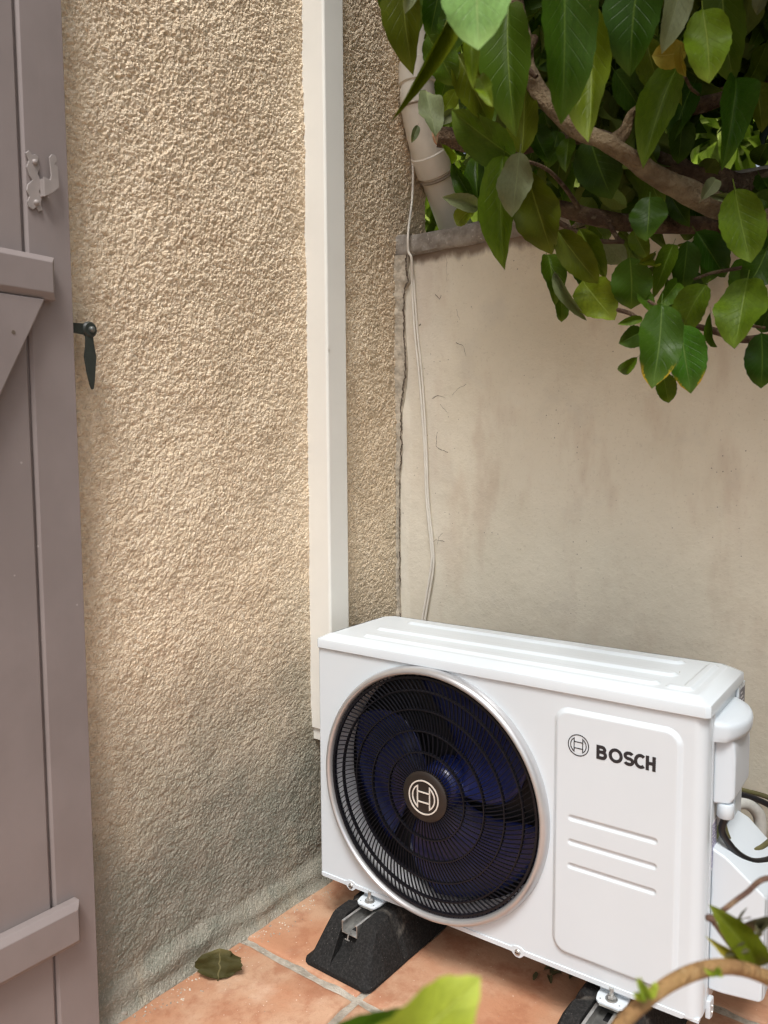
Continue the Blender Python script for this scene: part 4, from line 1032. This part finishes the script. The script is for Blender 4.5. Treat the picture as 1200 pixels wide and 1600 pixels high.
branch([(1200, 358, 30, 1.47), (1120, 352, 26, 1.48), (1000, 350, 26, 1.46), (930, 340, 26, 1.46), (868, 324, 26, 1.47)], MS['bark'], pre=[(1.42, .20, 1.20, .030), (1.08, .29, 1.33, .022)])
branch([(1200, 140, 30, 1.5), (1130, 152, 28, 1.48), (1060, 172, 24, 1.48), (985, 168, 18, 1.48)], MS['bark'], pre=[(1.39, .20, 1.60, .032), (1.08, .33, 1.62, .024)])
branch([(975, 222, 16, 1.44), (925, 212, 22, 1.44), (870, 218, 22, 1.46), (800, 232, 24, 1.48), (740, 225, 30, 1.5), (686, 212, 30, 1.5)], MS['bark'])
cu = at((684, 212), 1.4985); 
branch([(960, 222, 26, 1.32), (975, 205, 20, 1.31), (985, 180, 14, 1.3), (1000, 165, 8, 1.3)], MS['bark2'])
for tw in ([(868, 345, 9, 1.42), (900, 362, 8, 1.42), (930, 376, 8, 1.42), (975, 378, 6, 1.42)], [(950, 348, 8, 1.42), (965, 372, 7, 1.42), (975, 378, 6, 1.42)], [(1000, 500, 6, 1.26), (985, 490, 7, 1.28), (965, 484, 7, 1.3)],
           [(1070, 505, 7, 1.3), (1120, 518, 12, 1.3), (1160, 530, 12, 1.3), (1230, 528, 14, 1.33), (1450, 545, 20, 1.34), (1680, 560, 28, 1.36)], [(1085, 436, 4, 1.3), (1115, 426, 5, 1.32), (1160, 418, 6, 1.35), (1230, 405, 8, 1.37), (1450, 380, 12, 1.36), (1650, 380, 16, 1.36)], [(1195, 512, 5, 1.3), (1165, 509, 4, 1.3), (1130, 515, 3, 1.3)],
           [(1013, 470, 5, 1.24), (1030, 480, 6, 1.23), (1045, 490, 6, 1.24), (1075, 508, 6, 1.28)], [(800, 245, 6, 1.33), (850, 262, 6, 1.36), (880, 290, 7, 1.4), (905, 325, 8, 1.45)], [(705, 20, 8, 1.4), (735, 60, 16, 1.42), (790, 90, 22, 1.42), (830, 118, 22, 1.38)],
           [(835, 60, 14, 1.36), (820, 100, 10, 1.34), (838, 120, 8, 1.33)], [(1070, 120, 5, 1.25), (1080, 138, 5, 1.28), (1092, 148, 4, 1.3)], [(1140, 125, 6, 1.24), (1142, 150, 5, 1.3), (1130, 165, 6, 1.45)]):
    branch(tw, MS['bark'], 'twig', .1, 8)
mobj('cut_end', local(lathe([(0, .001), (.016, .001), (.017, -.002)], (cu.x, cu.y, cu.z), axis=0, n=18), tree), MS['cut'], tree)
# trunk outside the frame that all limbs reach
T0 = Vector((1.62, .22, FZ-.03)); j1 = Vector((1.46, .2, 1.0)); j2 = Vector((1.40, .2, 1.45))
trk = spline([(*T0, .085), (T0.x+.02, T0.y-.02, .3, .07), (j1.x, j1.y, j1.z, .062), (j2.x, j2.y, j2.z, .055), (j2.x-.05, j2.y+.05, j2.z+.35, .045), (j2.x-.1, j2.y+.1, j2.z+.8, .03)], 6)
mobj('trunk', local(tube([s[:3] for s in trk], [s[3] for s in trk], 20, jit=.2), tree), MS['bark'], tree, smooth=80)
def limb(pts, name='twig'):
    S = spline(pts, 8); return mobj(name, local(tube([s[:3] for s in S], [s[3] for s in S], 8, jit=.1), tree), MS['bark'], tree, smooth=80)
n0 = at((742, -95), .80); n1 = at((628, -80), 1.15); up = (j2.x-.07, j2.y+.08, j2.z+.6)
limb([(*up, .012), (1.25, -.05, 2.15, .009), (n0.x+.12, n0.y+.1, n0.z+.22, .005), (n0.x+.02, n0.y+.02, n0.z+.04, .0028), (*n0, .0015)])
limb([(1.25, -.05, 2.15, .008), (n1.x+.35, n1.y+.05, n1.z+.22, .005), (n1.x+.08, n1.y, n1.z+.06, .003), (*n1, .0015)])
# random inner leaves that fill the crown seen above the wall
OUT = [(600, -60), (600, 10), (625, 90), (668, 75), (715, 150), (705, 200), (712, 260), (745, 325), (785, 330), (850, 330), (870, 420), (925, 460), (985, 440), (1015, 470), (1040, 520), (1090, 520), (1110, 480), (1170, 500), (1260, 560), (1260, -60)]
HOLES = [[(628, 108), (668, 108), (712, 260), (745, 352), (665, 352)], [(1078, 195), (1200, 190), (1210, 258), (1085, 258)], [(820, 380), (860, 340), (870, 440)], [(1060, 430), (1100, 395), (1160, 400), (1130, 440)], [(930, 480), (1000, 440), (1020, 500), (960, 520)], [(660, 300), (700, 300), (740, 352), (660, 352)]]
def inside(p, poly):
    x, y = p; c = False; n = len(poly)
    for i in range(n):
        x1, y1 = poly[i]; x2, y2 = poly[(i+1) % n]
        if (y1 > y) != (y2 > y) and x < (x2-x1)*(y-y1)/(y2-y1)+x1: c = not c
    return c
r2 = random.Random(11); n_fill = 0
while n_fill < 175:
    q = (r2.uniform(600, 1250), r2.uniform(-60, 540))
    ang = r2.gauss(math.pi/2, .7); L = r2.uniform(55, 95); d = r2.uniform(1.42, 1.85); L *= 1.35/d
    t = (q[0]+L*math.cos(ang), q[1]+L*math.sin(ang))
    if not (inside(q, OUT) and inside(t, OUT)): continue
    if any(inside(q, h) or inside(t, h) or inside(((q[0]+t[0])/2, (q[1]+t[1])/2), h) for h in HOLES): continue
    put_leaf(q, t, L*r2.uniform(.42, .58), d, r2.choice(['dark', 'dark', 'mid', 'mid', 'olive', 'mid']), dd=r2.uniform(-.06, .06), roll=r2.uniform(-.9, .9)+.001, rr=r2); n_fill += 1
# outer canopy mass: plain leaf blades beyond and above what the frame shows
def canopy(name, parent, kind, N, sampler, keep, seed, size=(.085, .125), simple=True):
    rr_ = np.random.RandomState(seed); base = leaf_mesh(3, .3, .12, .05, 1, simple=True) if simple else leaf_mesh(4, .3, .14, .12, 1)
    bv = np.array([v.co for v in base.vertices]); bf = np.array([list(p.vertices) for p in base.polygons if len(p.vertices) == 4]); uvb = np.array([base.uv_layers[0].data[l.index].uv for l in base.loops])
    Vs, Fs, UVs, c = [], [], [], 0; tries = 0
    while c < N and tries < N*30:
        tries += 1; p = sampler(rr_)
        if not keep(p): continue
        y = rr_.normal(size=3)*np.array([.6, .6, .5])+np.array([0, 0, -.7]); y /= np.linalg.norm(y); x = np.cross(y, rr_.normal(size=3)); x /= np.linalg.norm(x); z = np.cross(x, y)
        L = rr_.uniform(*size); w = L*.45
        Vs.append(p+bv[:, :1]*x*w+bv[:, 1:2]*y*L+bv[:, 2:3]*z*L); Fs.append(bf+c*len(bv)); UVs.append(uvb); c += 1
    me = bpy.data.meshes.new('c'); V = np.concatenate(Vs); Fq = np.concatenate(Fs); me.vertices.add(len(V)); me.vertices.foreach_set('co', V.astype(np.float32).ravel())
    me.loops.add(Fq.size); me.loops.foreach_set('vertex_index', Fq.astype(np.int32).ravel()); me.polygons.add(len(Fq)); me.polygons.foreach_set('loop_start', np.arange(0, Fq.size, 4, dtype=np.int32)); me.polygons.foreach_set('loop_total', np.full(len(Fq), 4, np.int32)); me.update(calc_edges=True)
    uv = me.uv_layers.new(name='UVMap'); uv.data.foreach_set('uv', np.concatenate(UVs).astype(np.float32).ravel()); me.shade_smooth()
    o = mobj(name, me, G[kind], parent); o['kind'] = 'stuff'
    return o
def frust(rs):
    q = (rs.uniform(600, 1230), rs.uniform(-40, 520)); return np.array(at(q, rs.uniform(1.42, 1.95)))
def keep_near(p):
    x, y, z = proj(p); pts_ = [(x, y), (x-45, y+55), (x+45, y+55), (x, y+75), (x-45, y-20), (x+45, y-20)]
    return all(inside(t, OUT) for t in pts_) and not any(inside(t, h) for h in HOLES for t in pts_+[(x, y+35)])
def keep_tree(p):
    x, y, z = proj(p)
    if z < .15: return False
    if np.linalg.norm(p-CAM) < .7: return False
    m_ = 60*1.6/z*1.6
    if -m_ < x < 1200+m_ and -m_ < y < 1600+m_:
        if z < 1.5: return False
        if not inside((x, y), OUT) or not inside((x-30, y+40), OUT): return False
        return not any(inside((x+a, y+b), h) for h in HOLES for a, b in ((0, 0), (0, 40), (-25, 20), (25, 20), (0, -30)))
    return True
def samp(c, r):
    c = np.array(c); r = np.array(r)
    def f(rs):
        v = rs.normal(size=3); v /= np.linalg.norm(v); return c+v*r*rs.uniform(.25, 1)**.5
    return f
shade_top = canopy('foliage', tree, 'dark', 5000, samp((.55, .75, 2.75), (.85, .75, .55)), keep_tree, 8); shade_top.data.transform(Matrix.Translation(-TL))  # unseen crown leaves added to shade the lid and the wall beside the trunking
shade_front = canopy('foliage', tree, 'dark', 5200, samp((1.25, .24, 2.58), (1.15, .72, .38)), keep_tree, 28); shade_front.data.transform(Matrix.Translation(-TL))  # out-of-view crown pushed forward to keep the sun off the garden wall
shade_right = canopy('foliage', tree, 'dark', 4000, samp((1.55, .22, .95), (.50, .42, .95)), keep_tree, 18); shade_right.data.transform(Matrix.Translation(-TL))  # low leaves added outside the frame to darken the garden wall's lower right
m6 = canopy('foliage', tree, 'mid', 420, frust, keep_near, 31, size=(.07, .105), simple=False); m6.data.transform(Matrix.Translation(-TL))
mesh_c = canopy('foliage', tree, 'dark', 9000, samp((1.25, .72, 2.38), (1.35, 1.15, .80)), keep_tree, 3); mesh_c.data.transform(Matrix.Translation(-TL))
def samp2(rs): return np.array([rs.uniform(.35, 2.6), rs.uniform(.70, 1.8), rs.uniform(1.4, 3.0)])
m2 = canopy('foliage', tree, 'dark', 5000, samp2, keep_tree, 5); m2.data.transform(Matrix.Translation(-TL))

# ================================================================ BEYOND THE WALL
lawn = mobj('lawn', mesh([(-12, .9, FZ-.02), (14, .9, FZ-.02), (14, 30, FZ-.02), (-12, 30, FZ-.02)], [(0, 1, 2, 3)]), mat_plain('grass_green', (.10, .16, .03), .9, var=.4, sc=6, bump=.02, bsc=60)); lawn['kind'] = 'structure'
hd = thing('hedge', 'sunlit yellow green hedge glimpsed beyond the garden wall', 'hedge', (0, 4.2, FZ))
def samph(rs): return np.array([rs.uniform(-5, 3), 4.2+rs.uniform(-.45, .45), rs.uniform(-.1, 5.0)])
hf = canopy('foliage', hd, 'lime', 26000, samph, lambda p: True, 9, size=(.16, .26)); hf.data.transform(Matrix.Translation((0, -4.2, -FZ)))
mobj('hedge_stem', tube([(0, 0, -.02), (.05, 0, 1.5), (0, 0, 3)], [.06, .05, .02], 10), MS['bark'], hd, smooth=80)

# ================================================================ FOREGROUND SPRIGS
vine = thing('vine_sprig', 'bare brown vine shoot with green buds arching over the right foot of the unit', 'vine', (1.28, -.62, FZ))
def vbranch(pix, mat, name, par=None, jit=.1, n=14, extra=()):
    P = []
    for x, y, w, d in pix: p = at((x, y), d); P.append((p.x, p.y, p.z, w/FPX*d/2))
    P = P+list(extra); S = spline(P, 7); me = tube([s[:3] for s in S], [max(.0006, s[3]) for s in S], n, jit=jit)
    return mobj(name, local(me, par or vine), mat, par or vine, smooth=80)
e = at((1400, 1640), .75)
vbranch([(930, 1660, 21, .50), (960, 1612, 22, .52), (1000, 1572, 23, .54), (1048, 1536, 24, .56), (1100, 1514, 24, .58), (1150, 1512, 22, .60), (1200, 1528, 22, .62), (1290, 1570, 26, .68)], MS['vine'], 'stem',
        extra=[(e.x, e.y, e.z, .007), (1.28, -.62, .15, .008), (1.28, -.62, FZ-.02, .010)])
vbranch([(1112, 1436, 8, .72), (1138, 1416, 8, .72), (1165, 1396, 8, .72), (1205, 1372, 9, .72), (1290, 1400, 12, .74)], MS['twig'], 'twig', extra=[(1.28, -.50, .25, .005), (1.28, -.62, .1, .006)])
vbranch([(1104, 1434, 10, .72), (1112, 1436, 12, .72), (1118, 1446, 7, .72), (1135, 1470, 6, .72), (1152, 1492, 6, .72)], MS['twig'], 'twig', jit=.3)
def bud(q, d, sz):
    c = at(q, d)
    for k in range(5):
        a = r2.uniform(0, 6.28); tip = (q[0]+sz*math.cos(a), q[1]-sz*abs(math.sin(a))*1.2)
        o = put_leaf(q, tip, sz*.5, d, 'lime', dd=r2.uniform(-.005, .005), parent=vine, rr=r2); o.name = 'bud'
bud((1012, 1560), .53, 26); bud((1116, 1524), .565, 15)
rl_ = put_leaf((1184, 1512), (1122, 1424), 46, .66, 'olive', dd=.0, roll=.2, var=1, parent=vine)
put_leaf((1150, 1500), (1126, 1482), 22, .67, 'yellow', parent=vine, var=4)
o = put_leaf((1215, 1432), (1172, 1466), 24, .66, 'yellow', parent=vine, var=4); o.data = o.data.copy(); o.data.materials[0] = MS['deadleaf']
for q, t in (((1160, 1478), (1140, 1492)), ((1150, 1440), (1160, 1432)), ((1182, 1460), (1190, 1448))):
    o = put_leaf(q, t, 14, .662, 'yellow', parent=vine, var=1); o.data = o.data.copy(); o.data.materials[0] = MS['deadleaf']
sp_ = thing('leaf_sprig', 'yellow green leafy sprig close to the lens at the bottom edge', 'plant', (.90, -.98, FZ))
a = at((560, 1700), .40)
vbranch([(640, 1720, 12, .42), (600, 1660, 8, .40)], MS['twig'], 'stem', par=sp_, extra=[])
b_ = at((640, 1720), .42); mobj('stem', local(tube([b_, (b_.x+.01, b_.y, .3), (.90, -.98, FZ-.02)], [.002, .003, .005], 8), sp_), MS['twig'], sp_, smooth=80)
put_leaf((560, 1672), (752, 1545), 108, .40, 'lime', dd=.0, roll=.35, var=5, parent=sp_)
put_leaf((470, 1650), (640, 1580), 56, .46, 'mid', dd=.0, roll=.2, var=0, parent=sp_)

# ================================================================ SMALL LITTER
fl = bpy.data.objects.new('fallen_leaf', leaf_mesh(9, -.35, .06, .30, 1.2)); fl.data.materials.append(mat_leaf('withered_leaf', (.082, .070, .026), (.13, .10, .05), (.20, .17, .08), .6)); link(fl)
for v in fl.data.vertices: v.co.z += .20*noise.noise(v.co*4)+.09*noise.noise(v.co*11); v.co.x += .10*noise.noise(v.co*4)
p = hit((341, 1530), 2, FZ+.004); p2 = hit((345, 1482), 2, FZ+.045); ax = (p2-p); L = ax.length; y = ax.normalized(); x = y.cross(Vector((0, 0, 1))).normalized(); z = x.cross(y); w = .078
s = Matrix(((x.x*w, y.x*L, z.x*L), (x.y*w, y.y*L, z.y*L), (x.z*w, y.z*L, z.z*L))).to_4x4(); s.translation = p; fl.matrix_world = s
tag(fl, 'dry crinkled leaf lying on the tile against the house wall', 'leaf')
def lump(name, q, r_, m, seed, label, cat, group=None, fl_=.7):
    c = hit(q, 2, FZ); bm = bmesh.new(); bmesh.ops.create_icosphere(bm, subdivisions=3, radius=r_)
    for v in bm.verts: n = v.co.normalized(); v.co = n*r_*(1+.45*noise.noise(n*1.7+Vector((seed, 0, 0)))+.2*noise.noise(n*5+Vector((seed, 3, 0)))); v.co.z *= fl_
    o = mobj(name, bmm(bm), m, smooth=180); o.location = (c.x, c.y, FZ+r_*fl_*.7); tag(o, label, cat, group); return o
lump('mortar_crumb', (203, 1574), .0085, MS['crumb'], 1, 'pale mortar crumb in the corner of tile and wall near the shutter', 'stone')
lump('mortar_lump', (185, 1585), .016, MS['grout'], 4, 'grey mortar lump beside the pale crumb at the foot of the shutter', 'stone', fl_=.5)
gl = [(842, 1522), (850, 1516), (858, 1524), (878, 1522), (890, 1530), (868, 1512)]
for k, q in enumerate(gl):
    o = bpy.data.objects.new('leaf_scrap', leafme(1, 'yellow').copy()); o.data.materials[0] = MS['deadleaf']; link(o)
    c = hit(q, 2, FZ+.003); a = r2.uniform(0, 6.3); o.matrix_world = Matrix.Translation(c)@Matrix.Rotation(a, 4, 'Z')@Matrix.Diagonal((.010, .022, .02, 1)); tag(o, 'small dry brown leaf scrap among those on the tile under the unit', 'leaf', 'leaf scraps under the unit')
# grit scattered over the tiles, thicker along the wall
V, Fc = [], []; rg = random.Random(21)
for k in range(520):
    if k < 300: x = WX+.03+abs(rg.gauss(0, .022)); y = rg.uniform(-.75, .12)
    else: x = rg.uniform(-.08, .8); y = rg.uniform(-.7, .3)
    r_ = rg.uniform(.0006, .0019)*(1.3 if k < 300 else .75); b = len(V); a = rg.uniform(0, 6)
    for i in range(5): V.append((x+r_*math.cos(a+i*1.257)*rg.uniform(.7, 1.2), y+r_*math.sin(a+i*1.257)*rg.uniform(.7, 1.2), FZ-.0002))
    V.append((x, y, FZ+r_*.9))
    for i in range(5): Fc.append((b+i, b+(i+1) % 5, b+5))
grit = mobj('grit', mesh(V, Fc), mat_plain('pale_grit', (.55, .49, .40), .9, var=.6, sc=30)); grit['kind'] = 'stuff'; grit['label'] = 'pale mortar grit scattered over the tiles along the wall'
print('leaves', leafcount)
